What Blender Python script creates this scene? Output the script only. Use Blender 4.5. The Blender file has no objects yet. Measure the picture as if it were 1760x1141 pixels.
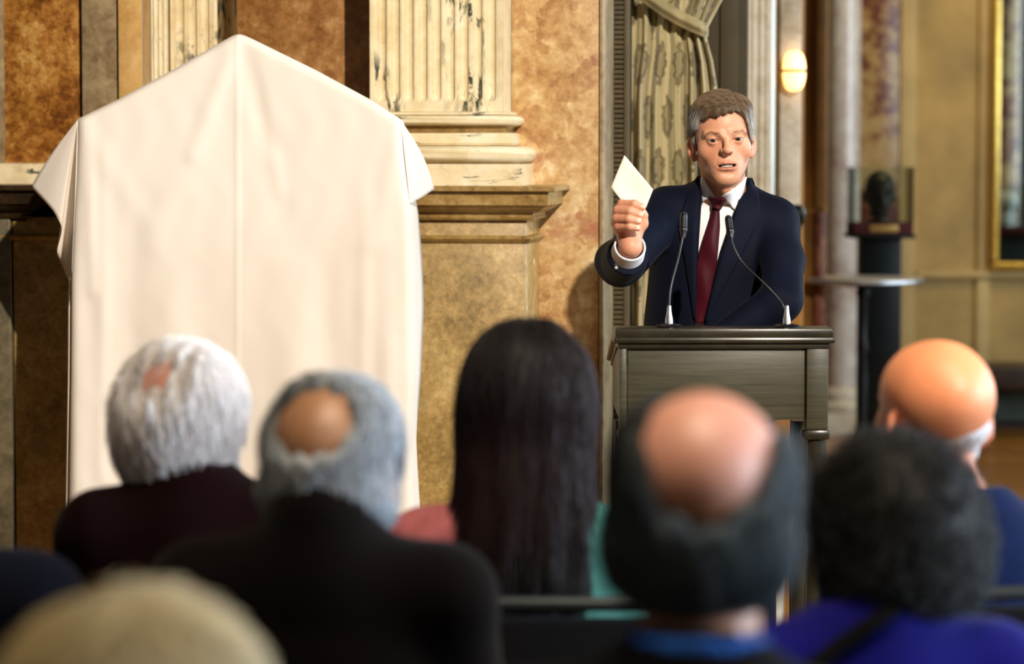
import bpy, bmesh, math, random
import numpy as np
from mathutils import Vector, Matrix

random.seed(3)
RNG = np.random.default_rng(7)
scene = bpy.context.scene
COL = scene.collection
R = math.radians

# ------------------------------------------------------------------ camera, world, lights, exposure
FPX = 4900.0
CAM = np.array([0.0, 0.0, 1.68])
PITCH = math.atan((570.5 - 250.0) / FPX)
cd = bpy.data.cameras.new('camera')
cd.sensor_width = 36.0
cd.lens = FPX * 36.0 / 1760.0
cd.clip_start, cd.clip_end = 0.05, 200
cd.dof.use_dof = True
cd.dof.focus_distance = 6.98
cd.dof.aperture_fstop = 3.0
cam = bpy.data.objects.new('camera', cd)
cam.location = CAM
cam.rotation_euler = (math.pi / 2 - PITCH, 0, 0)
COL.objects.link(cam)
scene.camera = cam

w = bpy.data.worlds.new('world')
scene.world = w
w.use_nodes = True
w.node_tree.nodes['Background'].inputs[0].default_value = (1.0, 0.86, 0.66, 1)
w.node_tree.nodes['Background'].inputs[1].default_value = 0.055
scene.view_settings.view_transform = 'Standard'
scene.view_settings.look = 'None'
scene.view_settings.exposure = 0.0
scene.view_settings.gamma = 1.0
scene.view_settings.use_curve_mapping = False
scene.cycles.use_denoising = True
scene.cycles.max_bounces = 8

def aim(o, tgt):
    o.rotation_euler = (Vector(tgt) - o.location).to_track_quat('-Z', 'Y').to_euler()

def spot(name, loc, tgt, watts, col, size, blend, rad):
    l = bpy.data.lights.new(name, 'SPOT')
    l.energy, l.color, l.spot_size, l.spot_blend, l.shadow_soft_size = watts, col, R(size), blend, rad
    o = bpy.data.objects.new(name, l); o.location = loc; aim(o, tgt); COL.objects.link(o)
    o['kind'] = 'helper'
    return o

def area(name, loc, tgt, watts, col, sx, sy, spread=180):
    l = bpy.data.lights.new(name, 'AREA')
    l.shape = 'RECTANGLE'; l.size, l.size_y, l.energy, l.color = sx, sy, watts, col
    l.spread = R(spread)
    o = bpy.data.objects.new(name, l); o.location = loc; aim(o, tgt); COL.objects.link(o)
    o['kind'] = 'helper'
    return o

# the hall's stage lamp over the photographer's right shoulder
spot('stage_lamp', (2.75, -1.3, 5.9), (-0.32, 7.6, 1.75), 5200, (1.0, 0.89, 0.77), 30, 0.35, 0.07)
# tall windows along the right side of the hall, cool daylight
area('window_daylight', (6.5, 10.5, 2.4), (0.5, 10.5, 1.4), 400, (0.72, 0.86, 1.0), 7.0, 2.8)
area('window_daylight_middle', (6.2, 6.2, 2.7), (0.0, 7.7, 1.6), 170, (0.66, 0.82, 1.0), 2.4, 2.6)
area('window_daylight_rear', (5.0, 3.2, 2.3), (-0.3, 3.9, 1.2), 75, (0.74, 0.86, 1.0), 2.6, 2.2, 70)
# added warm overhead fill, above the audience and in the far room
area('overhead_fill', (0.5, 2.8, 4.6), (0.4, 3.4, 0), 34, (1.0, 0.80, 0.58), 1.4, 1.4, 75)
area('far_overhead_fill', (2.8, 14.2, 4.8), (2.6, 15.8, 0.8), 95, (1.0, 0.78, 0.46), 1.6, 1.6)

# ------------------------------------------------------------------ pixel helpers
_c, _s = math.cos(PITCH), math.sin(PITCH)
def ray(px, py):
    px = np.asarray(px, float); py = np.asarray(py, float)
    a = (px - 880.0) / FPX; b = (570.5 - py) / FPX
    return np.stack([a, _c + b * _s, -_s + b * _c], -1)
def at(px, py, Y):
    d = ray(px, py)
    t = np.asarray(Y, float) / d[..., 1]
    return CAM + d * t[..., None]

class Frame:
    """A vertical plane system: u runs along the wall, w into it."""
    def __init__(s, ox, oy, deg):
        s.o = (ox, oy); s.a = R(deg)
        s.M = Matrix.Translation((ox, oy, 0)) @ Matrix.Rotation(s.a, 4, 'Z')
    def at(s, px, py, w):
        d = ray(px, py); ca, sa = math.cos(s.a), math.sin(s.a)
        w0 = s.o[0] * sa - s.o[1] * ca
        dw = -d[0] * sa + d[1] * ca
        t = (w - w0) / dw
        X, Y, Z = CAM + d * t
        return ((X - s.o[0]) * ca + (Y - s.o[1]) * sa, Z)
    def u(s, px, w, py=320): return s.at(px, py, w)[0]
    def z(s, py, w, px=800): return s.at(px, py, w)[1]

# ------------------------------------------------------------------ mesh builder
class MB:
    def __init__(s): s.v = []; s.f = []
    def add(s, vs, fs):
        n = len(s.v); s.v.extend([tuple(x) for x in vs]); s.f.extend([tuple(i + n for i in q) for q in fs]); return s
    def box(s, x0, x1, y0, y1, z0, z1):
        return s.add([(x0,y0,z0),(x1,y0,z0),(x1,y1,z0),(x0,y1,z0),(x0,y0,z1),(x1,y0,z1),(x1,y1,z1),(x0,y1,z1)],
              [(0,3,2,1),(4,5,6,7),(0,1,5,4),(1,2,6,5),(2,3,7,6),(3,0,4,7)])
    def grid(s, P):
        n, m = P.shape[:2]
        return s.add(P.reshape(-1, 3).tolist(), [(i*m+j, i*m+j+1, (i+1)*m+j+1, (i+1)*m+j) for i in range(n-1) for j in range(m-1)])
    def tube(s, pts, rad, n=10, cap=True):
        pts = [Vector(p) for p in pts]; k = len(pts)
        rad = [rad]*k if not hasattr(rad, '__len__') else rad
        base = len(s.v); nrm = None
        for i, p in enumerate(pts):
            t = (pts[min(i+1, k-1)] - pts[max(i-1, 0)]).normalized()
            if nrm is None:
                nrm = t.orthogonal().normalized()
            nrm = (nrm - t * nrm.dot(t)).normalized(); b = t.cross(nrm)
            for j in range(n):
                a = 2*math.pi*j/n
                s.v.append(tuple(p + (nrm*math.cos(a) + b*math.sin(a))*rad[i]))
        for i in range(k-1):
            for j in range(n):
                s.f.append((base+i*n+j, base+i*n+(j+1)%n, base+(i+1)*n+(j+1)%n, base+(i+1)*n+j))
        if cap:
            s.f.append(tuple(base+j for j in reversed(range(n)))); s.f.append(tuple(base+(k-1)*n+j for j in range(n)))
        return s
    def lathe(s, prof, cx, cy, n=32, sx=1.0, sy=1.0):
        base = len(s.v)
        for r, z in prof:
            for j in range(n):
                a = 2*math.pi*j/n
                s.v.append((cx + r*sx*math.cos(a), cy + r*sy*math.sin(a), z))
        k = len(prof)
        for i in range(k-1):
            for j in range(n):
                s.f.append((base+i*n+j, base+i*n+(j+1)%n, base+(i+1)*n+(j+1)%n, base+(i+1)*n+j))
        s.f.append(tuple(base+j for j in reversed(range(n)))); s.f.append(tuple(base+(k-1)*n+j for j in range(n)))
        return s
    def moulding(s, prof, uL, uR, wf, wb):
        base = len(s.v); k = len(prof)
        for o, z in prof:
            s.v += [(uL-o, wb, z), (uL-o, wf-o, z), (uR+o, wf-o, z), (uR+o, wb, z)]
        for i in range(k-1):
            for j in range(4):
                s.f.append((base+i*4+j, base+(i+1)*4+j, base+(i+1)*4+(j+1)%4, base+i*4+(j+1)%4))
        s.f.append((base, base+1, base+2, base+3)); e = base+(k-1)*4
        s.f.append((e+3, e+2, e+1, e))
        return s

WM = {}
def W_of(o): return WM.get(o.name, Matrix.Identity(4)) if o is not None else Matrix.Identity(4)

def finish(me, ang=40, smooth=True):
    if smooth:
        me.polygons.foreach_set('use_smooth', [True]*len(me.polygons))
        me.set_sharp_from_angle(angle=R(ang))

def obj(name, mb, m, parent=None, M=None, bevel=0, ang=40, org=None, recalc=True, col=None, uv=None):
    """Link mb (vertices in frame M, world by default) as one mesh object."""
    M = M or Matrix.Identity(4)
    Wp = W_of(parent)
    o_world = Wp
    if parent is None and org is not None: o_world = Matrix.Translation(org)
    T = np.array(o_world.inverted() @ M)
    v = np.asarray(mb.v, float)
    v = v @ T[:3, :3].T + T[:3, 3]
    me = bpy.data.meshes.new(name)
    f = mb.f.tolist() if isinstance(mb.f, np.ndarray) else mb.f
    me.from_pydata(v.tolist(), [], f)
    if recalc or bevel:
        bm = bmesh.new(); bm.from_mesh(me)
        if recalc: bmesh.ops.recalc_face_normals(bm, faces=bm.faces)
        if bevel:
            es = [e for e in bm.edges if len(e.link_faces) == 2 and e.calc_face_angle(0) > R(30)]
            bmesh.ops.bevel(bm, geom=es, offset=bevel, segments=2, affect='EDGES', profile=0.5, clamp_overlap=True)
        bm.to_mesh(me); bm.free()
    finish(me, ang)
    if col is not None:
        a = me.color_attributes.new('Col', 'FLOAT_COLOR', 'POINT')
        c = np.ones((len(v), 4)); c[:, :3] = col
        a.data.foreach_set('color', c.ravel())
    if uv is not None:
        l = me.uv_layers.new(name='UVMap')
        idx = np.empty(len(me.loops), int); me.loops.foreach_get('vertex_index', idx)
        l.data.foreach_set('uv', np.asarray(uv)[idx].ravel())
    me.materials.append(m)
    o = bpy.data.objects.new(name, me); COL.objects.link(o)
    if parent is not None:
        o.parent = parent
        WM[o.name] = Wp.copy()
    else:
        o.matrix_world = o_world; WM[o.name] = o_world.copy()
    return o

def tag(o, label=None, cat=None, group=None, kind=None):
    if label: o['label'] = label
    if cat: o['category'] = cat
    if group: o['group'] = group
    if kind: o['kind'] = kind
    return o

def thing(name, label, cat, loc, rz=0, group=None):
    o = bpy.data.objects.new(name, None); COL.objects.link(o)
    o.empty_display_size = 0.1
    o.location = loc; o.rotation_euler = (0, 0, rz)
    WM[o.name] = Matrix.Translation(loc) @ Matrix.Rotation(rz, 4, 'Z')
    return tag(o, label, cat, group)

# ------------------------------------------------------------------ materials
def s2l(c):
    return tuple(((x/255)/12.92 if x/255 <= 0.04045 else ((x/255+0.055)/1.055)**2.4) for x in c)

class Mat:
    def __init__(s, name, rough=0.6, spec=0.5):
        s.m = bpy.data.materials.new(name); s.m.use_nodes = True
        s.nt = s.m.node_tree; s.b = s.nt.nodes['Principled BSDF']
        s.b.inputs['Roughness'].default_value = rough
        s.b.inputs['Specular IOR Level'].default_value = spec
        s._tc = None
    def n(s, t, **kw):
        x = s.nt.nodes.new(t)
        for k, v in kw.items(): setattr(x, k, v)
        return x
    def l(s, a, b): s.nt.links.new(a, b)
    def tc(s, scale=(1,1,1), out='Object', rot=(0,0,0)):
        if s._tc is None: s._tc = s.n('ShaderNodeTexCoord')
        mp = s.n('ShaderNodeMapping'); mp.inputs['Scale'].default_value = scale; mp.inputs['Rotation'].default_value = rot
        s.l(s._tc.outputs[out], mp.inputs['Vector']); return mp.outputs[0]
    def noise(s, vec, scale, detail=6, rough=0.6, dist=0.0):
        x = s.n('ShaderNodeTexNoise'); s.l(vec, x.inputs['Vector'])
        for k, v in (('Scale', scale), ('Detail', detail), ('Roughness', rough), ('Distortion', dist)): x.inputs[k].default_value = v
        return x.outputs['Fac']
    def ramp(s, fac, stops, interp='LINEAR'):
        x = s.n('ShaderNodeValToRGB'); x.color_ramp.interpolation = interp
        e = x.color_ramp.elements
        while len(e) > 1: e.remove(e[-1])
        for i, (p, c) in enumerate(stops):
            if i == 0: e[0].position = p; k = e[0]
            else: k = e.new(p)
            k.color = (*(s2l(c) if hasattr(c, '__len__') else (c, c, c)), 1)
        s.l(fac, x.inputs[0]); return x.outputs[0]
    def mix(s, fac, a, b, mode='MIX'):
        x = s.n('ShaderNodeMix'); x.data_type = 'RGBA'; x.blend_type = mode
        for sock, v in ((x.inputs[0], fac), (x.inputs[6], a), (x.inputs[7], b)):
            if hasattr(v, 'links'): s.l(v, sock)
            elif hasattr(v, '__len__'): sock.default_value = (*s2l(v), 1)
            else: sock.default_value = v
        return x.outputs[2]
    def base(s, v):
        if hasattr(v, 'links'): s.l(v, s.b.inputs['Base Color'])
        else: s.b.inputs['Base Color'].default_value = (*s2l(v), 1)
        return s
    def bump(s, h, strength=0.3, dist=0.002):
        x = s.n('ShaderNodeBump'); x.inputs['Strength'].default_value = strength; x.inputs['Distance'].default_value = dist
        s.l(h, x.inputs['Height']); s.l(x.outputs[0], s.b.inputs['Normal']); return s

def plain(name, c, rough=0.6, metal=0.0, spec=0.5, var=0.0, scale=20):
    k = Mat(name, rough, spec); k.b.inputs['Metallic'].default_value = metal
    if var:
        nz = k.noise(k.tc(), scale, 6)
        lo = tuple(max(0, x*(1-var)) for x in c); hi = tuple(min(255, x*(1+var)) for x in c)
        k.base(k.ramp(nz, [(0.3, lo), (0.7, hi)])); k.bump(nz, 0.12, 0.002)
    else: k.base(c)
    return k.m

def fabric(name, c, rough=0.9, sheen=0.2, weave=900, var=0.12):
    k = Mat(name, rough, 0.1)
    v = k.tc()
    big = k.noise(v, 6, 4)
    lo = tuple(x*(1-var) for x in c); hi = tuple(min(255, x*(1+var)) for x in c)
    k.base(k.ramp(big, [(0.35, lo), (0.65, hi)]))
    k.b.inputs['Sheen Weight'].default_value = sheen; k.b.inputs['Sheen Roughness'].default_value = 0.4
    k.bump(k.noise(v, weave, 2), 0.25, 0.0006)
    return k.m

def marble(name, stops, scale=3.5, rough=0.35, fine=0.35, veins=None, specks=None, dist=0.6, stretch=(1,1,1), spec=0.4, bands=None):
    k = Mat(name, rough, spec)
    v = k.tc(stretch)
    n1 = k.noise(v, scale*0.6, 8, 0.6, dist); n2 = k.noise(v, scale*6.5, 10, 0.70, 0.2)
    mx_ = k.n('ShaderNodeMix'); mx_.inputs[0].default_value = 0.50; k.l(n1, mx_.inputs[2]); k.l(n2, mx_.inputs[3])
    # broken breccia cells with frayed edges
    wn_ = k.n('ShaderNodeTexNoise'); k.l(v, wn_.inputs['Vector']); wn_.inputs['Scale'].default_value = scale*7; wn_.inputs['Detail'].default_value = 6
    wv_ = k.n('ShaderNodeVectorMath', operation='MULTIPLY_ADD'); k.l(wn_.outputs['Color'], wv_.inputs[0]); wv_.inputs[1].default_value = (0.35/scale,)*3; k.l(v, wv_.inputs[2])
    vo_ = k.n('ShaderNodeTexVoronoi'); k.l(wv_.outputs[0], vo_.inputs['Vector']); vo_.inputs['Scale'].default_value = scale*3.6
    sc_ = k.n('ShaderNodeSeparateColor'); k.l(vo_.outputs['Color'], sc_.inputs[0])
    m2_ = k.n('ShaderNodeMix'); m2_.inputs[0].default_value = 0.09; k.l(mx_.outputs[0], m2_.inputs[2]); k.l(sc_.outputs[0], m2_.inputs[3])
    col = k.ramp(m2_.outputs[0], [(0.5+(q-0.5)*0.66, c_) for q, c_ in stops])
    f = k.ramp(k.noise(v, scale*11, 6, 0.65), [(0.25, 0.45), (0.7, 1.0)])
    col = k.mix(fine, col, f, 'MULTIPLY')
    if bands:                                   # broad second tone
        col = k.mix(k.ramp(k.noise(v, bands[1], 10, 0.7, 0.5), [(bands[2], 0.0), (bands[2]+0.07, 0.8)]), col, bands[0])
    if veins:                                   # dark broken veins gathered in streaks
        vc, vs, vst, thr, zone = veins
        a = k.noise(k.tc(vst), vs, 9, 0.72, 1.2)
        z = k.ramp(k.noise(k.tc((1, 1, 0.55)), zone, 3, 0.5, 0.8), [(0.45, 0.0), (0.53, 1.0)])
        m = k.ramp(a, [(thr, 0.0), (thr+0.05, 1.0)])
        mm = k.n('ShaderNodeMath', operation='MULTIPLY'); k.l(m, mm.inputs[0]); k.l(z, mm.inputs[1])
        col = k.mix(mm.outputs[0], col, vc)
    if specks:
        sc, ss, th = specks
        vo = k.n('ShaderNodeTexVoronoi'); k.l(k.tc(), vo.inputs['Vector']); vo.inputs['Scale'].default_value = ss
        vo.inputs['Randomness'].default_value = 1.0
        on = k.ramp(vo.outputs['Distance'], [(th*0.7, 1.0), (th, 0.0)])
        pick = k.n('ShaderNodeSeparateColor'); k.l(vo.outputs['Color'], pick.inputs[0])
        g = k.n('ShaderNodeMath', operation='GREATER_THAN'); g.inputs[1].default_value = 0.62; k.l(pick.outputs[0], g.inputs[0])
        mm = k.n('ShaderNodeMath', operation='MULTIPLY'); k.l(on, mm.inputs[0]); k.l(g.outputs[0], mm.inputs[1])
        col = k.mix(mm.outputs[0], col, sc)
    k.base(col); k.bump(k.noise(v, scale*14, 5, 0.7), 0.10, 0.003)
    return k.m

M_PANEL_BROWN = marble('brown marble', [(0.30, (96,52,18)), (0.43, (142,88,32)), (0.54, (182,126,56)), (0.68, (214,172,98))], 7.5, fine=0.4, dist=0.4)
M_PANEL_RUST = marble('rust marble', [(0.30, (116,72,32)), (0.46, (150,102,54)), (0.58, (174,126,72)), (0.72, (204,164,110))], 5.0, fine=0.45)
M_PANEL_PEACH = marble('peach marble', [(0.30, (150,104,64)), (0.44, (192,150,98)), (0.55, (212,178,124)), (0.70, (240,218,174))], 4.4, fine=0.35, bands=((164,98,72), 2.2, 0.54))
M_CREAM = marble('cream marble', [(0.3, (222,200,150)), (0.5, (238,222,180)), (0.7, (246,234,200))], 2.5, fine=0.22, veins=((58,62,50), 9, (1.6, 1.6, 0.55), 0.53, 2.2), rough=0.3)
M_CREAM_BASE = marble('cream base marble', [(0.3, (222,200,152)), (0.5, (238,222,182)), (0.7, (246,234,204))], 2.5, fine=0.2, veins=((70,66,56), 8, (0.5, 0.5, 2.2), 0.55, 3.0), rough=0.3)
M_DADO = marble('yellow limestone', [(0.26, (112,90,44)), (0.44, (158,128,70)), (0.57, (180,148,88)), (0.74, (206,178,116))], 9.0, fine=0.45, specks=((236,220,190), 9, 0.10), bands=((134,122,76), 3.4, 0.57))
M_LEDGE = marble('brown limestone', [(0.30, (112,86,42)), (0.5, (158,126,70)), (0.7, (190,160,102))], 6.0, fine=0.5, bands=((128,116,72), 4.0, 0.60))
M_GREYSTONE = marble('grey beige stone', [(0.30, (120,98,70)), (0.5, (158,136,100)), (0.7, (184,164,126))], 5.0, fine=0.35)
M_OCHRESTONE = marble('pale ochre stone', [(0.30, (190,142,78)), (0.5, (216,170,102)), (0.7, (230,190,124))], 4.0, fine=0.3)
M_REDMARBLE = marble('red marble', [(0.36, (88,36,22)), (0.47, (112,66,44)), (0.53, (160,128,78)), (0.68, (180,154,104))], 2.4, fine=0.3, rough=0.25, dist=1.2)
M_COLUMN = marble('grey pink marble', [(0.22, (122,66,56)), (0.36, (180,164,154)), (0.55, (202,194,184)), (0.70, (222,216,204))], 2.6, fine=0.2, rough=0.14, dist=1.0, spec=0.6)
M_WHITEMARBLE = marble('white marble', [(0.32, (176,160,132)), (0.5, (206,196,174)), (0.7, (222,214,196))], 3.0, fine=0.25, rough=0.3)
M_FARWALL = plain('ochre painted wall', (168,139,80), 0.7, var=0.12, scale=3)
M_FARSTILE = plain('pale ochre stile', (186,160,104), 0.7, var=0.08, scale=3)
M_OCHREWALL = plain('deep ochre wall', (150,100,26), 0.7, var=0.15, scale=3)
M_GOLD = plain('gilded wood', (224,186,88), 0.32, metal=0.85, var=0.1, scale=30)
M_OLDGOLD = plain('dull gilt trim', (92,70,20), 0.45, metal=0.3, var=0.2, scale=30)
M_NICHE = plain('dark olive panel', (58,48,24), 0.75, var=0.15, scale=5)
M_SHUTTER = plain('olive shutter wood', (72,60,32), 0.6, var=0.12, scale=16)
M_BLACKWOOD = plain('black lacquer', (7,13,10), 0.42, var=0.2, scale=30, spec=0.25)
M_DARKWOOD = plain('dark brown wood', (44,30,16), 0.5, var=0.25, scale=14)
M_STEEL = plain('brushed steel', (214,218,222), 0.28, metal=0.9, var=0.05, scale=60)
M_MIC = plain('black metal', (12,12,13), 0.35, var=0.15, scale=80)
M_MICGRILLE = plain('dark grille', (40,42,44), 0.45, metal=0.4)

def wood_lectern():
    k = Mat('dark stained wood', 0.42, 0.5)
    v = k.tc((2.0, 8, 38))
    nz = k.noise(v, 2.2, 8, 0.65, 0.6)
    c = k.ramp(nz, [(0.28, (46,43,30)), (0.5, (62,59,43)), (0.72, (76,72,52))])
    k.base(c); k.bump(nz, 0.2, 0.002)
    return k.m
M_LECTERN = wood_lectern()
M_LECTERN_TOP = plain('worn black wood', (40,37,26), 0.3, var=0.3, scale=12)

def parquet():
    k = Mat('oak parquet', 0.22, 0.6)
    br = k.n('ShaderNodeTexBrick'); k.l(k.tc((1,1,1)), br.inputs['Vector'])
    br.inputs['Scale'].default_value = 1.0; br.inputs['Brick Width'].default_value = 1.1; br.inputs['Row Height'].default_value = 0.14
    br.inputs['Mortar Size'].default_value = 0.004
    br.inputs['Color1'].default_value = (*s2l((170,116,48)), 1); br.inputs['Color2'].default_value = (*s2l((146,94,36)), 1)
    br.inputs['Mortar'].default_value = (*s2l((62,38,16)), 1)
    g = k.ramp(k.noise(k.tc((1.5, 26, 1)), 2.0, 8), [(0.3, 0.6), (0.7, 1.0)])
    k.base(k.mix(0.5, br.outputs['Color'], g, 'MULTIPLY'))
    return k.m
M_PARQUET = parquet()

def linen():
    k = Mat('cream cotton sheet', 0.85, 0.2)
    v = k.tc()
    c = k.ramp(k.noise(v, 2.2, 5), [(0.3, (244,234,218)), (0.7, (249,241,228))])
    k.base(c); k.b.inputs['Sheen Weight'].default_value = 0.15
    wv = k.noise(k.tc((1, 1, 0.25)), 700, 2); wv2 = k.noise(v, 35, 5)
    a = k.n('ShaderNodeMath', operation='ADD'); k.l(wv, a.inputs[0]); k.l(wv2, a.inputs[1])
    k.bump(a.outputs[0], 0.16, 0.0016)
    # a little light comes through the cotton
    tr = k.n('ShaderNodeBsdfTranslucent'); tr.inputs[0].default_value = (*s2l((240,215,170)), 1)
    ms = k.n('ShaderNodeMixShader'); ms.inputs[0].default_value = 0.12
    out = k.nt.nodes['Material Output']
    k.l(k.b.outputs[0], ms.inputs[1]); k.l(tr.outputs[0], ms.inputs[2]); k.l(ms.outputs[0], out.inputs[0])
    return k.m
M_SHEET = linen()

def damask():
    k = Mat('olive damask', 0.55, 0.4)
    v = k.tc((1,1,1), 'UV')
    wn = k.n('ShaderNodeTexNoise'); k.l(v, wn.inputs['Vector']); wn.inputs['Scale'].default_value = 38; wn.inputs['Detail'].default_value = 4
    vm = k.n('ShaderNodeVectorMath', operation='MULTIPLY_ADD'); k.l(wn.outputs['Color'], vm.inputs[0])
    vm.inputs[1].default_value = (0.034, 0.05, 0); k.l(v, vm.inputs[2])
    sp = k.n('ShaderNodeSeparateXYZ'); k.l(vm.outputs[0], sp.inputs[0])
    def m(op, a, b=None):
        x = k.n('ShaderNodeMath', operation=op)
        for i, q in enumerate((a, b)):
            if q is None: continue
            if hasattr(q, 'links'): k.l(q, x.inputs[i])
            else: x.inputs[i].default_value = q
        return x.outputs[0]
    U, V = sp.outputs[0], sp.outputs[1]
    # lobed teardrop motifs in staggered rows
    v1 = m('DIVIDE', V, 0.155); row = m('FLOOR', v1)
    x = m('ABSOLUTE', m('SUBTRACT', m('FRACT', m('ADD', m('DIVIDE', U, 0.105), m('MULTIPLY', row, 0.5))), 0.5))
    y = m('SUBTRACT', m('FRACT', v1), 0.5)
    wd = m('MULTIPLY', m('COSINE', m('MULTIPLY', y, math.pi)), m('ADD', 0.30, m('MULTIPLY', y, 0.28)))
    wd = m('ADD', wd, m('MULTIPLY', m('SINE', m('MULTIPLY', y, 34.0)), 0.035))
    c = m('SUBTRACT', wd, x)
    mask = k.ramp(m('ADD', m('MULTIPLY', c, 4.0), 0.4), [(0.3, 0.0), (0.52, 0.85), (0.9, 1.0), (1.0, 0.55)])
    col = k.mix(mask, (178,166,122), (104,92,56))
    k.base(col); k.b.inputs['Sheen Weight'].default_value = 0.3
    k.bump(k.noise(k.tc(), 500, 2), 0.15, 0.0006)
    return k.m
M_DAMASK = damask()
M_TIEBACK = fabric('olive trim cloth', (142,130,92), 0.6, 0.3)

def skin(name='skin', rough=0.46):
    k = Mat(name, rough, 0.45)
    at_ = k.n('ShaderNodeVertexColor'); at_.layer_name = 'Col'
    mot = k.ramp(k.noise(k.tc(), 90, 5), [(0.3, 0.86), (0.7, 1.0)])
    k.base(k.mix(0.6, at_.outputs[0], mot, 'MULTIPLY'))
    k.b.inputs['Subsurface Weight'].default_value = 0.12
    k.b.inputs['Subsurface Radius'].default_value = (0.01, 0.004, 0.002)
    k.b.inputs['Subsurface Scale'].default_value = 0.6
    k.bump(k.noise(k.tc(), 420, 4), 0.12, 0.001)
    return k.m
M_SKIN = skin()
def hairmat():
    k = Mat('hair', 0.55, 0.25)
    at_ = k.n('ShaderNodeVertexColor'); at_.layer_name = 'Col'
    k.base(at_.outputs[0]); return k.m
M_HAIR = hairmat()
def vcloth():
    k = Mat('dyed blouse', 0.8, 0.2)
    at_ = k.n('ShaderNodeVertexColor'); at_.layer_name = 'Col'
    k.base(k.mix(0.5, at_.outputs[0], k.ramp(k.noise(k.tc(), 14, 4, 0.6, 1.5), [(0.4, 0.45), (0.6, 1.0)]), 'MULTIPLY')); return k.m
M_BLOUSE = vcloth()
def eyemat():
    k = Mat('eyeball', 0.08, 0.6)
    at_ = k.n('ShaderNodeVertexColor'); at_.layer_name = 'Col'
    k.base(at_.outputs[0]); return k.m
M_EYE = eyemat()
M_SUIT = fabric('navy suit wool', (9,14,29), 0.7, 0.02, 700)
M_SHIRT = fabric('white shirt cotton', (238,236,236), 0.7, 0.1, 900, 0.02)
M_TIE = fabric('burgundy silk', (62,13,24), 0.45, 0.05, 800)
M_TEETH = plain('tooth enamel', (226,214,190), 0.25)
M_MOUTH = plain('mouth lining', (96,34,30), 0.4)
M_PAPER = plain('cream paper', (240,227,200), 0.8, var=0.02, scale=8)
M_BUTTON = plain('button', (180,180,175), 0.3)
M_CHAIRPAD = fabric('black chair cloth', (12,12,14), 0.85, 0.1)
M_CHAIRMETAL = plain('grey chair metal', (44,52,54), 0.5, metal=0.4)
M_SHOE = plain('black leather', (14,13,12), 0.35)

def glass():
    m = bpy.data.materials.new('vitrine glass'); m.use_nodes = True
    nt = m.node_tree; nt.nodes.clear()
    o = nt.nodes.new('ShaderNodeOutputMaterial'); t = nt.nodes.new('ShaderNodeBsdfTransparent'); g = nt.nodes.new('ShaderNodeBsdfGlossy')
    t.inputs[0].default_value = (0.94, 0.97, 0.95, 1); g.inputs['Roughness'].default_value = 0.03
    fr = nt.nodes.new('ShaderNodeFresnel'); fr.inputs[0].default_value = 1.45
    mx = nt.nodes.new('ShaderNodeMixShader')
    nt.links.new(fr.outputs[0], mx.inputs[0]); nt.links.new(t.outputs[0], mx.inputs[1]); nt.links.new(g.outputs[0], mx.inputs[2]); nt.links.new(mx.outputs[0], o.inputs[0])
    return m
M_GLASS = glass()
M_MIRROR = plain('mirror glass', (205,212,205), 0.02, metal=1.0)
def lampglow():
    k = Mat('glowing lamp glass', 0.3)
    k.base((255,220,160))
    k.b.inputs['Emission Color'].default_value = (1.0, 0.50, 0.15, 1); k.b.inputs['Emission Strength'].default_value = 3.4
    return k.m
M_GLOW = lampglow()
M_BRONZE = plain('dark bronze', (38,34,26), 0.45, metal=0.5, var=0.3, scale=25)
M_PLASTER = plain('white plaster', (232,236,238), 0.7, var=0.05)
M_TEAL = plain('dark teal board', (16,40,46), 0.5)
M_REDCLOTH = plain('dark red velvet', (74,20,14), 0.9)

# ------------------------------------------------------------------ signed distance modelling
def sph(p, c, r): return np.sqrt(((p-np.asarray(c, np.float32))**2).sum(1)) - r
def ell(p, c, r):
    r = np.asarray(r, np.float32); q = p - np.asarray(c, np.float32)
    k0 = np.sqrt(((q/r)**2).sum(1)); k1 = np.sqrt(((q/(r*r))**2).sum(1)) + 1e-9
    return k0*(k0-1.0)/k1
def rc(p, a, b, r1, r2):
    a = np.asarray(a, np.float32); b = np.asarray(b, np.float32); ba = b-a
    pa = p-a; h = np.clip((pa@ba)/max(float(ba@ba), 1e-9), 0, 1)
    return np.sqrt(((pa-h[:,None]*ba)**2).sum(1)) - (r1+(r2-r1)*h)
def rbox(p, c, hs, r):
    q = np.abs(p-np.asarray(c, np.float32)) - (np.asarray(hs, np.float32)-r)
    return np.sqrt((np.maximum(q, 0)**2).sum(1)) + np.minimum(q.max(1), 0) - r
def smin(a, b, k):
    h = np.clip(0.5+0.5*(b-a)/k, 0, 1); return b*(1-h)+a*h-k*h*(1-h)
def smax(a, b, k): return -smin(-a, -b, k)
def chain(p, pts, rad, k=0.0):
    d = None
    for i in range(len(pts)-1):
        e = rc(p, pts[i], pts[i+1], rad[i], rad[i+1])
        d = e if d is None else (smin(d, e, k) if k else np.minimum(d, e))
    return d
_dirs = RNG.normal(size=(24, 3)).astype(np.float32); _ph = RNG.uniform(0, 6.28, 24).astype(np.float32)
def wob(p, fq):
    d = _dirs/np.linalg.norm(_dirs, axis=1)[:, None]
    return np.sin(p@(d.T*np.float32(fq))+_ph).mean(1)

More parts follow.
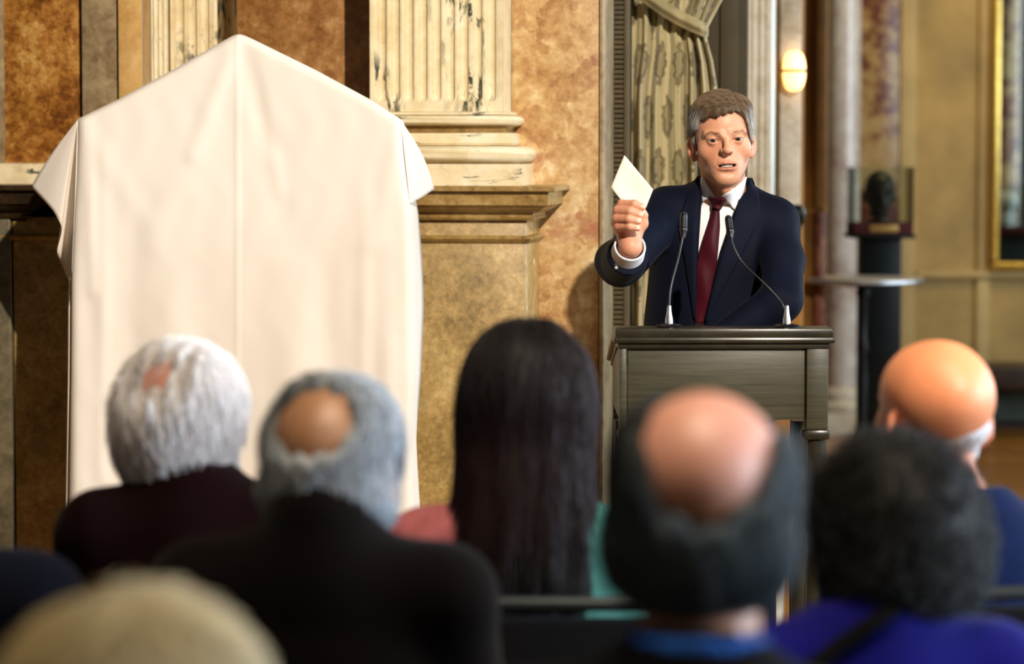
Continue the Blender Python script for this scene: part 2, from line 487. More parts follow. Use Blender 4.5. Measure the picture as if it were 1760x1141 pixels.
def surf(f, xs, ys, zs, B=8):
    """Surface-net mesh of f = 0 on a rectilinear grid, evaluated only near the surface."""
    xs, ys, zs = (np.asarray(a, np.float32) for a in (xs, ys, zs))
    n = [len(xs), len(ys), len(zs)]
    V = np.empty(n, np.float32)
    st = [list(range(0, k, B)) for k in n]
    def mid(a, s): lo = a[s]; hi = a[np.minimum(np.array(s)+B, len(a)-1)]; return (lo+hi)/2, (hi-lo)/2
    mx, hx = mid(xs, st[0]); my, hy = mid(ys, st[1]); mz, hz = mid(zs, st[2])
    C = np.stack(np.meshgrid(mx, my, mz, indexing='ij'), -1).reshape(-1, 3)
    H = np.sqrt((np.stack(np.meshgrid(hx, hy, hz, indexing='ij'), -1).reshape(-1, 3)**2).sum(1))
    D = f(C).astype(np.float32)
    big = np.where(D < 0, -1.0, 1.0).astype(np.float32).reshape(len(mx), len(my), len(mz))
    V[:] = np.repeat(np.repeat(np.repeat(big, B, 0), B, 1), B, 2)[:n[0], :n[1], :n[2]]
    act = np.argwhere((np.abs(D) < 1.5*H+0.004).reshape(big.shape))
    off = np.stack(np.meshgrid(range(B), range(B), range(B), indexing='ij'), -1).reshape(-1, 3)
    for i in range(0, len(act), 800):
        I = (act[i:i+800, None, :]*B+off[None]).reshape(-1, 3)
        I = I[(I[:, 0] < n[0]) & (I[:, 1] < n[1]) & (I[:, 2] < n[2])]
        V[I[:, 0], I[:, 1], I[:, 2]] = f(np.stack([xs[I[:, 0]], ys[I[:, 1]], zs[I[:, 2]]], 1))
    V[[0, -1]] = 1; V[:, [0, -1]] = 1; V[:, :, [0, -1]] = 1
    ins = V < 0
    cnt = np.zeros([k-1 for k in n], np.int8)
    for a in (0, 1):
        for b in (0, 1):
            for c in (0, 1): cnt += ins[a:n[0]-1+a, b:n[1]-1+b, c:n[2]-1+c]
    cells = np.argwhere((cnt > 0) & (cnt < 8))
    idx = np.full(cnt.shape, -1, np.int64); idx[cells[:, 0], cells[:, 1], cells[:, 2]] = np.arange(len(cells))
    cor = [(a, b, c) for a in (0, 1) for b in (0, 1) for c in (0, 1)]
    val = {q: V[cells[:, 0]+q[0], cells[:, 1]+q[1], cells[:, 2]+q[2]] for q in cor}
    pos = lambda q: np.stack([xs[cells[:, 0]+q[0]], ys[cells[:, 1]+q[1]], zs[cells[:, 2]+q[2]]], 1)
    acc = np.zeros((len(cells), 3)); num = np.zeros(len(cells))
    for q in cor:
        for ax in range(3):
            if q[ax]: continue
            r = list(q); r[ax] = 1; r = tuple(r)
            va, vb = val[q], val[r]; m = (va < 0) != (vb < 0)
            t = np.where(m, va/np.where(m, va-vb, 1), 0)
            pa, pb = pos(q), pos(r)
            acc += np.where(m[:, None], pa+(pb-pa)*t[:, None], 0); num += m
    verts = acc/num[:, None]
    faces = []
    for ax in range(3):
        sl = [slice(0, k) for k in n]; s2 = list(sl); sl[ax] = slice(0, n[ax]-1); s2[ax] = slice(1, n[ax])
        A, Bq = ins[tuple(sl)], ins[tuple(s2)]
        E = np.argwhere(A != Bq); o1, o2 = [k for k in range(3) if k != ax]
        E = E[(E[:, o1] > 0) & (E[:, o2] > 0) & (E[:, o1] < n[o1]-1) & (E[:, o2] < n[o2]-1)]
        def g(d1, d2):
            e = E.copy(); e[:, o1] -= d1; e[:, o2] -= d2
            return idx[e[:, 0], e[:, 1], e[:, 2]]
        Q = np.stack([g(1, 1), g(0, 1), g(0, 0), g(1, 0)], 1)
        flip = A[E[:, 0], E[:, 1], E[:, 2]]
        if ax == 1: flip = ~flip
        Q[~flip] = Q[~flip][:, ::-1]
        faces.append(Q)
    F = np.concatenate(faces); F = F[(F >= 0).all(1)]
    m = MB(); m.v = verts; m.f = F
    return m
def lin(a, b, s): return np.arange(a, b+s, s)
def grid_axis(a, f0, f1, b, fine, coarse):
    return np.concatenate([np.arange(a, f0, coarse), np.arange(f0, f1, fine), np.arange(f1, b+coarse, coarse)])

def grad(f, p, e=0.002):
    g = np.stack([f(p+np.eye(3, dtype=np.float32)[i]*e)-f(p-np.eye(3, dtype=np.float32)[i]*e) for i in range(3)], 1)
    return g/(np.linalg.norm(g, axis=1)[:, None]+1e-9)

def strands(f, roots, flow, length, radius, k=6, lift=0.002, curl=0.0, jit=0.25, tip=0.35):
    """Hair strands that run over the surface f = 0; returns verts, quads and the strand number of each vertex."""
    n = len(roots); P = np.empty((n, k, 3), np.float32); p = roots.astype(np.float32)
    L = (length if hasattr(length, '__len__') else np.full(n, length))*RNG.uniform(0.6, 1.15, n)
    jd = RNG.normal(size=(n, 3))*jit; ph = RNG.uniform(0, 6.28, n); off = RNG.uniform(-0.001, lift, n)
    N = []
    for i in range(k):
        g = grad(f, p)
        p = p-g*(f(p)-off*(1+0.25*i))[:, None]
        P[:, i] = p; N.append(g)
        d = flow(p)+jd; d = d-g*(d*g).sum(1)[:, None]
        d /= np.linalg.norm(d, axis=1)[:, None]+1e-9
        if curl:
            b = np.cross(d, g); a = ph+i*1.5
            d = d*0.5+(b*np.cos(a)[:, None]+g*np.sin(a)[:, None])*curl
        p = (p+d*(L/(k-1))[:, None]).astype(np.float32)
    T = np.gradient(P, axis=1); T /= np.linalg.norm(T, axis=2)[..., None]+1e-9
    N = np.stack(N, 1); Bn = np.cross(T, N)
    rr = (radius*np.linspace(1, tip, k))[None, :, None]
    V = np.stack([P+N*rr, P-Bn*rr-N*rr*0.4, P+Bn*rr-N*rr*0.4], 2)      # n,k,3,3
    base = (np.arange(n)*k*3)[:, None, None]+(np.arange(k-1)*3)[None, :, None]
    j = np.arange(3)[None, None, :]; j2 = (j+1) % 3
    F = np.stack([base+j, base+j2, base+3+j2, base+3+j], -1).reshape(-1, 4)
    return V.reshape(-1, 3), F, np.repeat(np.arange(n), k*3)

# a head that looks along -y; origin on the eye line between the ears
EYE = (0.031, -0.0745, 0.0)
def head_sdf(p, detail=True, ear=True):
    q = p.copy(); q[:, 2] = np.where(q[:, 2] < 0, q[:, 2]/1.10, q[:, 2])
    x = np.abs(q[:, 0]); m = q.copy(); m[:, 0] = x
    d = ell(q, (0, 0.018, 0.030), (0.0735, 0.094, 0.080))
    d = smin(d, ell(q, (0, -0.030, 0.028), (0.062, 0.058, 0.062)), 0.03)
    d = smin(d, ell(q, (0, -0.026, -0.036), (0.054, 0.058, 0.064)), 0.03)
    d = smin(d, rc(m, (0.045, 0.004, -0.048), (0.019, -0.064, -0.084), 0.017, 0.015), 0.022)
    d = smin(d, ell(q, (0, -0.074, -0.089), (0.021, 0.016, 0.0145)), 0.018)
    if detail:
        d = smin(d, sph(m, (0.045, -0.052, -0.024), 0.019), 0.022)
        d = smin(d, rc(m, (0.044, -0.073, 0.0150), (0.013, -0.0865, 0.0120), 0.0085, 0.0090), 0.012)
        d = smax(d, -ell(m, (0.0315, -0.101, 0.000), (0.0185, 0.018, 0.0115)), 0.012)
        d = smin(d, ell(q, (0, -0.066, -0.058), (0.036, 0.026, 0.032)), 0.018)
        # nose
        n = rc(q, (0, -0.087, 0.008), (0, -0.1065, -0.0205), 0.0060, 0.0084)
        n = smin(n, ell(m, (0.0108, -0.0965, -0.0245), (0.0062, 0.0100, 0.0065)), 0.006)
        n = smin(n, ell(q, (0, -0.1085, -0.0230), (0.0092, 0.0085, 0.0080)), 0.006)
        d = smin(d, n, 0.009)
        d = smax(d, -ell(m, (0.0062, -0.1040, -0.0312), (0.0042, 0.0065, 0.0034)), 0.0025)
        # eyelids around the eyeball
        d = smin(d, sph(m, EYE, 0.0141), 0.004)
        lid = ell(m, (0.0314, -0.0905, -0.0010), (0.0142, 0.012, 0.0036))
        d = smax(d, -lid, 0.0014)
        d = smax(d, -rc(m, (0.020, -0.0945, 0.0062), (0.040, -0.0905, 0.0055), 0.0012, 0.0012), 0.005)   # crease of the upper lid
        # folds from the nose to the mouth corners, furrow between the brows
        d = smax(d, -rc(m, (0.0172, -0.0945, -0.029), (0.031, -0.0850, -0.060), 0.0013, 0.0013), 0.007)
        d = smax(d, -rc(m, (0.0040, -0.0985, 0.014), (0.0050, -0.0960, 0.026), 0.0009, 0.0009), 0.005)
        # lips, parted in speech
        up = chain(m, [(0.0, -0.0940, -0.0515), (0.006, -0.0948, -0.0508), (0.027, -0.0812, -0.0565)], [0.0036, 0.0038, 0.0022])
        lo = chain(m, [(0.0, -0.0928, -0.0660), (0.013, -0.0898, -0.0645), (0.027, -0.0802, -0.0585)], [0.0054, 0.0048, 0.0022])
        d = smin(smin(d, up, 0.006), lo, 0.006)
        d = smax(d, -ell(q, (0.0, -0.0960, -0.0582), (0.0262, 0.0200, 0.0038)), 0.0018)
        d = smax(d, -ell(q, (0, -0.0960, -0.0755), (0.018, 0.008, 0.004)), 0.010)
    if ear:
        e = m - np.float32([0.0745, 0.010, -0.020])
        ca, sa = math.cos(0.62), math.sin(0.62)
        ex = e[:, 0]*ca-e[:, 1]*sa; ey = e[:, 0]*sa+e[:, 1]*ca
        E = np.stack([ex, ey, e[:, 2]], 1)
        er = ell(E, (0, 0.004, 0.0), (0.0070, 0.0155, 0.027))
        er = smin(er, ell(E, (0, -0.004, -0.021), (0.006, 0.009, 0.010)), 0.004)
        er = smax(er, -ell(E, (0.0078, 0.001, 0.003), (0.0062, 0.0100, 0.019)), 0.002)
        er = smin(er, ell(E, (0.002, -0.011, -0.004), (0.004, 0.004, 0.007)), 0.003)
        d = smin(d, er, 0.006)
    return d
def skull_off(p):        # the bare skull without face detail, base of the hair
    return head_sdf(p, False, False)

def rotm(yaw=0, pitch=0, roll=0):
    return np.array(Matrix.Rotation(R(yaw), 3, 'Z') @ Matrix.Rotation(R(pitch), 3, 'X') @ Matrix.Rotation(R(roll), 3, 'Y'))

def to_mb(parts):
    m = MB(); vs, fs, n = [], [], 0
    for v, f in parts:
        vs.append(np.asarray(v)); fs.append(np.asarray(f)+n); n += len(v)
    m.v = np.concatenate(vs); m.f = np.concatenate(fs).tolist() if len({a.shape[1] for a in fs}) == 1 else sum([a.tolist() for a in fs], [])
    return m

def ico(c, r, sub=3, sc=(1, 1, 1)):
    bm = bmesh.new(); bmesh.ops.create_icosphere(bm, subdivisions=sub, radius=1)
    m = MB(); m.v = [(c[0]+v.co.x*r*sc[0], c[1]+v.co.y*r*sc[1], c[2]+v.co.z*r*sc[2]) for v in bm.verts]
    m.f = [tuple(v.index for v in f.verts) for f in bm.faces]; bm.free(); return m

# ================================================================== THE HALL
WALL = Frame(0, 8.0, -8)                # the near marble wall, turned a little from the lens
WT = 3.4
def wall_piece(name, x0, x1, w, depth, z0, z1, m, parent, F=WALL, bevel=0.004, py=320):
    u0, u1 = F.u(x0, w, py), F.u(x1, w, py)
    return obj(name, MB().box(u0, u1, w, w+depth, z0, z1), m, parent, F.M, bevel)

floor = obj('floor', MB().box(-9, 9, -3, 19, -0.1, 0), M_PARQUET)
tag(floor, kind='structure')

RW = 0.24                                # depth of the recess behind the sheet
uR0, uR1 = WALL.u(247, -0.05), WALL.u(640, 0.0)
uw = [WALL.u(-900, 0.03), WALL.u(1037, 0.03)]
wb = obj('wall_back', MB().box(uw[0], uR0-0.02, 0.03, 0.5, 0, WT).box(uR1, uw[1], 0.03, 0.24, 0, WT).box(uR0-0.02, uR1, RW+0.14, 0.5, 0, WT).box(uR1, uR1+0.03, 0.24, 0.5, 0, WT), M_GREYSTONE, None, WALL.M)
tag(wb, 'near wall clad in brown and cream marble', kind='structure')
LZ = WALL.z(320, -0.33)                 # top of the dado ledge
# marble panels above the ledge, each a slab with its own joint
wall_piece('marble_panel', -420, 8, -0.012, 0.05, LZ-0.1, WT, M_GREYSTONE, wb)
wall_piece('marble_panel', 9, 142, 0.0, 0.05, LZ-0.1, WT, M_PANEL_BROWN, wb)
wall_piece('marble_panel', 142.5, 205, -0.030, 0.08, LZ-0.1, WT, M_GREYSTONE, wb)
wall_piece('marble_panel', 205, 247, -0.050, 0.1, LZ-0.1, WT, M_OCHRESTONE, wb)
wall_piece('marble_panel', 408, 650, 0.06, 0.26, LZ-0.1, WT, M_PANEL_RUST, wb)
wall_piece('marble_panel', 878, 1029.5, 0.0, 0.05, 0, WT, M_PANEL_PEACH, wb)
wall_piece('end_strip', 1030, 1038, -0.012, 0.25, 0, WT, M_GREYSTONE, wb)
# cream plinth band low on the far left
bl = WALL.z(280, -0.05, 40)
wall_piece('plinth_band', -420, 240, -0.055, 0.12, LZ-0.05, bl, M_CREAM_BASE, wb, bevel=0.012)

def fluted(uL, uR, wf, zb, zt, zf, nfl, margin, rr):
    """Front of a pilaster with round-ended flutes cut into it."""
    pitch = (uR-uL-2*margin)/nfl; r = pitch*rr
    us = sorted(set([uL, uR]+[round(uL+margin+pitch*(i+.5)+r*q, 5) for i in range(nfl) for q in (-1.02, -1, -.95, -.85, -.65, -.4, 0, .4, .65, .85, .95, 1, 1.02)]))
    zs = sorted(set([zb, zt]+[round(zf+r*q, 5) for q in (-1.05, -1, -.9, -.75, -.55, -.3, 0)]+[zf+0.4, zf+0.9]))
    P = np.zeros((len(zs), len(us), 3))
    for i, z in enumerate(zs):
        for j, u in enumerate(us):
            k = min(nfl-1, max(0, int((u-uL-margin)/pitch)))
            dx = u-(uL+margin+pitch*(k+.5)); dz = min(0, z-zf)
            q = math.hypot(dx, dz)/r
            P[i, j] = (u, wf+(r*0.95*math.sqrt(max(0, 1-q*q)) if q < 1 else 0), z)
    m = MB().grid(P)
    return m

def pilaster(label, x0, x1, p, nfl, m_shaft, m_base, F, zf_px, base, rr=0.36, margin_px=9):
    uL, uR = F.u(x0, -p), F.u(x1, -p)
    W = F.M @ Vector(((uL+uR)/2, -p/2, LZ))
    t = thing('pilaster', label, 'pilaster', W, F.a)
    t['kind'] = 'structure'
    zb = F.z(192, -p)
    pxm = (uR-uL)/(x1-x0)
    fm = fluted(uL, uR, -p, zb, WT, F.z(zf_px, -p)+0.01, nfl, margin_px*pxm, rr)
    fm.box(uL, uL+0.001, -p, 0.0, zb, WT); fm.box(uR-0.001, uR, -p, 0.0, zb, WT); fm.box(uL, uR, -0.02, 0.0, zb, WT)
    obj('shaft', fm, m_shaft, t, F.M, ang=50, recalc=False)
    if base:
        z = lambda py: F.z(py, -p-0.03)
        def torus(o, ya, yb, r0):        # half-round moulding from y=ya down to y=yb
            n = 7; return [(o+r0*math.sin(math.pi*i/(n-1)), z(ya+(yb-ya)*(1-math.cos(math.pi*i/(n-1)))/2)) for i in range(n)]
        obj('fillet', MB().moulding([(0.0, zb+0.001), (0.004, z(191)), (0.016, z(193)), (0.016, z(197)), (0.004, z(198))], uL, uR, -p, 0), m_base, t, F.M)
        obj('torus', MB().moulding(torus(0.016, 198, 216, 0.020), uL, uR, -p, 0), m_base, t, F.M, ang=60)
        obj('scotia', MB().moulding([(0.020, z(216)), (0.008, z(219)), (0.006, z(224)), (0.012, z(228))], uL, uR, -p, 0), M_LEDGE, t, F.M, ang=60)
        obj('moulding', MB().moulding([(0.014, z(228)), (0.018, z(229)), (0.026, z(246)), (0.024, z(247)), (0.02, z(250))], uL, uR, -p, 0), m_base, t, F.M)
        obj('torus', MB().moulding(torus(0.046, 251, 280, 0.024), uL, uR, -p, 0), m_base, t, F.M, ang=60)
        obj('plinth', MB().moulding([(0.040, z(280)), (0.058, z(282)), (0.060, z(318)), (0.060, LZ-0.02)], uL, uR, -p, 0), m_base, t, F.M)
    return t
pilaster('fluted cream marble pilaster with moulded base just right of the sheet', 636, 865, 0.17, 9, M_CREAM, M_CREAM_BASE, WALL, 172, True)
def recess_pilaster():
    u0, u1 = uR0+0.004, WALL.u(412, RW)
    t = thing('pilaster', 'fluted cream marble pilaster rising behind the left slope of the sheet', 'pilaster', WALL.M @ Vector(((u0+u1)/2, RW, LZ)), WALL.a); t['kind'] = 'structure'
    fm = fluted(u0, u1, RW, LZ-0.05, WT, LZ+0.2, 5, 0.008, 0.40)
    fm.box(u1-0.001, u1, RW, RW+0.13, LZ-0.05, WT)
    obj('shaft', fm, M_CREAM, t, WALL.M, ang=50, recalc=False)
    t = thing('pilaster', 'narrow fluted return of grey-veined marble, leftmost of the wall pilasters', 'pilaster', WALL.M @ Vector((uR0, 0.1, LZ)), WALL.a); t['kind'] = 'structure'
    g = fluted(-0.05, RW, 0.0, LZ-0.05, WT, LZ+0.2, 5, 0.012, 0.36)
    g.v = [(uR0-y, x, z) for x, y, z in g.v]
    obj('shaft', g, M_CREAM, t, WALL.M, ang=50, recalc=False)
recess_pilaster()

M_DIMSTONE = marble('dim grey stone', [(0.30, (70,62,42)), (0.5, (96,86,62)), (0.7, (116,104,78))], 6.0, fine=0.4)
M_SHADELEDGE = marble('ledge stone with painted shade', [(0.30, (26,18,10)), (0.5, (44,31,18)), (0.7, (70,50,28))], 6.0, fine=0.4)  # left ledge run, stone darkened to paint in the sheet flap's shadow
M_REDDARK = marble('dark red marble', [(0.30, (62,22,14)), (0.45, (96,44,28)), (0.55, (132,78,46)), (0.70, (160,110,70))], 4.5, fine=0.4)
# dado of yellow limestone with its ledge, along the whole near wall
DP = 0.27
uDL, uDR = WALL.u(-420, -DP, 600), WALL.u(905, -DP, 600)
dz = lambda py: WALL.z(py, -DP-0.03)
dado = thing('dado', 'yellow limestone dado with brown ledge below the marble pilasters', 'dado', WALL.M @ Vector(((uDL+uDR)/2, -DP/2, 0)), WALL.a)
dado['kind'] = 'structure'
uj = WALL.u(23, -DP, 600)
obj('dado_slab', MB().box(uj+0.002, uDR, -DP, 0.04, 0, dz(376)), M_DADO, dado, WALL.M, 0.003)
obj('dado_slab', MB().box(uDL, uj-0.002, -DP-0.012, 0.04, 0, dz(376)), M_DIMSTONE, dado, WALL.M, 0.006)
obj('bead', MB().moulding([(0.0, dz(405)), (0.010, dz(407)), (0.014, dz(411)), (0.010, dz(414)), (0.004, dz(418)), (0.0, dz(419))], uDL, uDR, -DP, 0), M_LEDGE, dado, WALL.M, ang=50)
LEDGE = [(0.082, LZ), (0.086, dz(323)), (0.086, dz(328)), (0.068, dz(330)), (0.066, dz(352)), (0.058, dz(354)),
     (0.050, dz(358)), (0.034, dz(364)), (0.020, dz(367)), (0.018, dz(371)), (0.022, dz(374)), (0.018, dz(378)), (0.002, dz(379)), (0.0, dz(384))]
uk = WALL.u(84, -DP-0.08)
obj('ledge', MB().moulding(LEDGE, uk+0.09, uDR, -DP, 0), M_LEDGE, dado, WALL.M, ang=40)
obj('ledge', MB().moulding(LEDGE, uDL, uk-0.09, -DP, 0), M_SHADELEDGE, dado, WALL.M, ang=40)
obj('dado_foot', MB().moulding([(0.0, 0.20), (0.02, 0.18), (0.03, 0.16), (0.03, 0.0)], uDL, uDR, -DP, 0), M_LEDGE, dado, WALL.M)

# ------------------------------------------------------------------ window niche: shutter, back panel
nb = wall_piece('wall_niche', 1000, 1283, 0.75, 0.1, 0, WT, M_NICHE, None, bevel=0, py=100); tag(nb, kind='structure')
wall_piece('niche_panel', 1237, 1268, 0.735, 0.03, 0.3, WT-0.2, M_NICHE, nb, bevel=0.006, py=100)
uS0, uS1 = WALL.u(1049, 0.32), WALL.u(1082, 0.32)
sh = thing('louvred_shutter', 'dark olive louvred shutter folded beside the patterned curtain', 'shutter', WALL.M @ Vector(((uS0+uS1)/2, 0.33, 0)), WALL.a)
for a, b in ((uS0, uS0+0.012), (uS1-0.016, uS1)):
    obj('stile', MB().box(a, b, 0.30, 0.345, 0, 3.1), M_SHUTTER, sh, WALL.M, 0.003)
for a, b in ((0.0, 0.16), (3.0, 3.1), (0.95, 1.05)):
    obj('rail', MB().box(uS0+0.012, uS1-0.016, 0.305, 0.34, a, b), M_SHUTTER, sh, WALL.M, 0.002)
sl = MB(); zz = 0.17
while zz < 2.99:
    if not 0.94 < zz < 1.05:
        sl.add([(uS0+0.010, 0.306, zz), (uS1-0.014, 0.306, zz), (uS1-0.014, 0.334, zz+0.006), (uS0+0.010, 0.334, zz+0.006),
                (uS0+0.010, 0.306, zz+0.009), (uS1-0.014, 0.306, zz+0.009), (uS1-0.014, 0.334, zz+0.015), (uS0+0.010, 0.334, zz+0.015)],
               [(0,1,2,3),(7,6,5,4),(0,4,5,1),(1,5,6,2),(2,6,7,3),(3,7,4,0)])
    zz += 0.0142
tag(obj('slats', sl, M_SHUTTER, sh, WALL.M), kind='stuff')
wall_piece('wall_niche_side', 1046.5, 1050, 0.24, 0.52, 0, WT, M_GREYSTONE, nb, bevel=0.002)

# ------------------------------------------------------------------ the far room, stepping back to the right
FP = Frame(0, 9.9, -8)
u0, u1 = FP.u(1276, 0), FP.u(1324, 0)
t = thing('pilaster', 'pale fluted pilaster directly behind the speaking man\'s head', 'pilaster', FP.M @ Vector(((u0+u1)/2, 0.05, 0)), FP.a); t['kind'] = 'structure'
fm = fluted(u0, u1, 0, 0.35, WT, 0.50, 3, 0.012, 0.36); fm.box(u0, u0+.001, 0, 0.3, 0.35, WT); fm.box(u1-.001, u1, 0, 0.3, 0.35, WT)
obj('shaft', fm, M_WHITEMARBLE, t, FP.M, ang=50, recalc=False)
obj('plinth', MB().moulding([(0.0, 0.37), (0.03, 0.35), (0.03, 0.30), (0.04, 0.28), (0.04, 0)], u0, u1, 0, 0.3), M_WHITEMARBLE, t, FP.M)

FM_ = Frame(0, 11.2, -8)
wm = wall_piece('wall_middle', 1200, 1378, 0.06, 0.2, 0, WT, M_OCHREWALL, None, F=FM_, bevel=0); tag(wm, kind='structure')
wall_piece('gilt_strip', 1325, 1336, -0.01, 0.08, 0, WT, M_OLDGOLD, wm, F=FM_, bevel=0.006)
u0, u1 = FM_.u(1339, 0), FM_.u(1375, 0)
t = thing('pilaster', 'plain white marble pilaster behind the glowing wall lamp', 'pilaster', FM_.M @ Vector(((u0+u1)/2, 0.03, FM_.z(352, 0))), FM_.a); t['kind'] = 'structure'
obj('shaft', MB().box(u0, u1, 0, 0.1, FM_.z(352, 0), WT), M_WHITEMARBLE, t, FM_.M, 0.004)
obj('dark_foot', MB().moulding([(0.0, FM_.z(350, 0)), (0.012, FM_.z(356, 0)), (0.02, FM_.z(366, 0)), (0.014, FM_.z(380, 0)), (0.0, FM_.z(391, 0))], u0, u1, 0, 0.1), M_BLACKWOOD, t, FM_.M)

FA = Frame(0, 13.2, -8)
wr = wall_piece('wall_alcove', 1300, 1419, 0.05, 0.2, 0, WT, M_OCHREWALL, None, F=FA, bevel=0); tag(wr, kind='structure')
wall_piece('marble_panel', 1400, 1421, 0.0, 0.06, 0, FA.z(360, 0), M_REDDARK, wr, F=FA, bevel=0.01)
wall_piece('marble_panel', 1401, 1420, 0.0, 0.06, FA.z(356, 0), WT, plain('brown stone panel', (120,78,22), 0.6, var=0.2, scale=5), wr, F=FA, bevel=0.01)

FF = Frame(0, 17.0, 0)
wf = wall_piece('wall_far', 1300, 2150, 0.0, 0.2, 0, 4.2, M_FARWALL, None, F=FF, bevel=0); tag(wf, kind='structure')
def fz(py): return FF.z(py, 0)
wall_piece('marble_panel', 1470, 1545, -0.03, 0.05, 0, 4.1, M_REDMARBLE, wf, F=FF, bevel=0.01)
wall_piece('stile', 1546, 1574, -0.04, 0.05, 0, 4.1, M_FARSTILE, wf, F=FF, bevel=0.01)
wall_piece('stile', 1682, 1700, -0.03, 0.04, fz(478)+0.02, 4.1, M_FARSTILE, wf, F=FF, bevel=0.008)
wall_piece('stile', 1680, 1702, -0.03, 0.04, 0.1, fz(478), M_FARSTILE, wf, F=FF, bevel=0.008)
wall_piece('dado_rail', 1575, 2120, -0.05, 0.06, fz(478), fz(465), M_FARSTILE, wf, F=FF, bevel=0.012)
wall_piece('baseboard', 1546, 2120, -0.05, 0.06, 0, 0.12, M_FARSTILE, wf, F=FF, bevel=0.012)

# round marble column in front of the far wall
Cc = at(1449, 400, 16.55)
t = thing('marble_column', 'round grey and pink marble column with a bright window streak', 'column', (Cc[0], 16.55, 0)); t['kind'] = 'structure'
r = 28.5/FPX*16.55
obj('shaft', MB().lathe([(r, 0.27), (r*0.99, 1.8), (r*0.95, 4.1)], Cc[0], 16.55, 40), M_COLUMN, t)
obj('column_base', MB().lathe([(r+0.05, 0.135), (r+0.06, 0.16), (r+0.05, 0.19), (r+0.02, 0.205), (r+0.03, 0.23), (r+0.02, 0.26), (r, 0.28)], Cc[0], 16.55, 40), M_WHITEMARBLE, t, ang=60)
obj('plinth', MB().box(Cc[0]-r-.06, Cc[0]+r+.06, 16.55-r-.06, 16.55+r+.06, 0, 0.136), M_WHITEMARBLE, t, bevel=0.008)

# ================================================================== OBJECTS
# ------------------------------------------------------------------ curtain in the window niche
CW = 0.5
def curt_edge(y):       # right edge of the hanging cloth, in target pixels
    return np.interp(y, [-90, 0, 30, 50, 60, 80, 105, 150, 210, 300, 560, 1300], [1275, 1240, 1224, 1214, 1212, 1217, 1224, 1231, 1234, 1236, 1240, 1246])
ROW = np.concatenate([np.linspace(-720, -80, 18), np.linspace(-60, 120, 46), np.linspace(126, 600, 50), np.linspace(640, 1240, 14)])
NS = 150; S = np.linspace(0, 1, NS)
P = np.zeros((len(ROW), NS, 3)); UV = np.zeros((len(ROW), NS, 2))
zbot = None
for i, y in enumerate(ROW):
    xl = 1085.5+min(8, max(0, (20-y))*0.10); xr = curt_edge(y)
    g = math.exp(-((y-58)/70.0)**2)                     # cloth crowds to the right at the tieback
    s = S**(1-0.25*g)
    for j in range(NS):
        px = xl+(xr-xl)*s[j]
        a = S[j]
        ph = 2*math.pi*(6.2*a+0.35*math.sin(5*a+1.0))+0.0016*(max(y, -60)-60)*math.sin(9*a)
        amp = (0.046*(0.65+0.35*math.sin(7*a+2)))*(0.55+0.45*min(1, abs(y-58)/160))
        dep = CW+amp*(1-2*abs(math.sin(ph/2))**0.7)*-0.9+0.25*amp*math.sin(2.3*ph+1+max(y, -60)*0.004)+0.05*(a-.75)**2
        if y < 40: dep += 0.02*math.sin(18*a+max(y, -60)*0.05)*min(1, (40-y)/50)
        u, z = WALL.at(px, y, dep)
        P[i, j] = (u, dep, max(z, 0.012)); UV[i, j] = (S[j]*0.46, z)
cu = thing('window_curtain', 'olive damask curtain tied back in the window niche beside the man', 'curtain', WALL.M @ Vector((WALL.u(1160, CW), CW, 0)), WALL.a)
o = obj('drape', MB().grid(P), M_DAMASK, cu, WALL.M, ang=180, uv=UV.reshape(-1, 2))
sd = o.modifiers.new('thickness', 'SOLIDIFY'); sd.thickness = 0.003
# tieback band: wraps from the upper left round the gathered cloth
B = np.zeros((12, 40, 3))
for j, q in enumerate(np.linspace(0, 1, 40)):
    cx = 1082+q*133; top = -42+q*82+10*math.sin(q*3.1)*0.6; bot = -14+q*80+9*math.sin(q*3.1)
    for i, e in enumerate(np.linspace(0, 1, 12)):
        y = top+(bot-top)*e
        dep = CW-0.045-0.014*math.sin(math.pi*e)+0.004*math.sin(3*e*math.pi)+0.05*max(0, q-0.9)*10*0.9+0.006*math.sin(q*30)*0.4
        u, z = WALL.at(cx+3*math.sin(e*3)*q, y, dep); B[i, j] = (u, dep, z)
o = obj('tieback', MB().grid(B), M_TIEBACK, cu, WALL.M, ang=180)
sd = o.modifiers.new('thickness', 'SOLIDIFY'); sd.thickness = 0.006

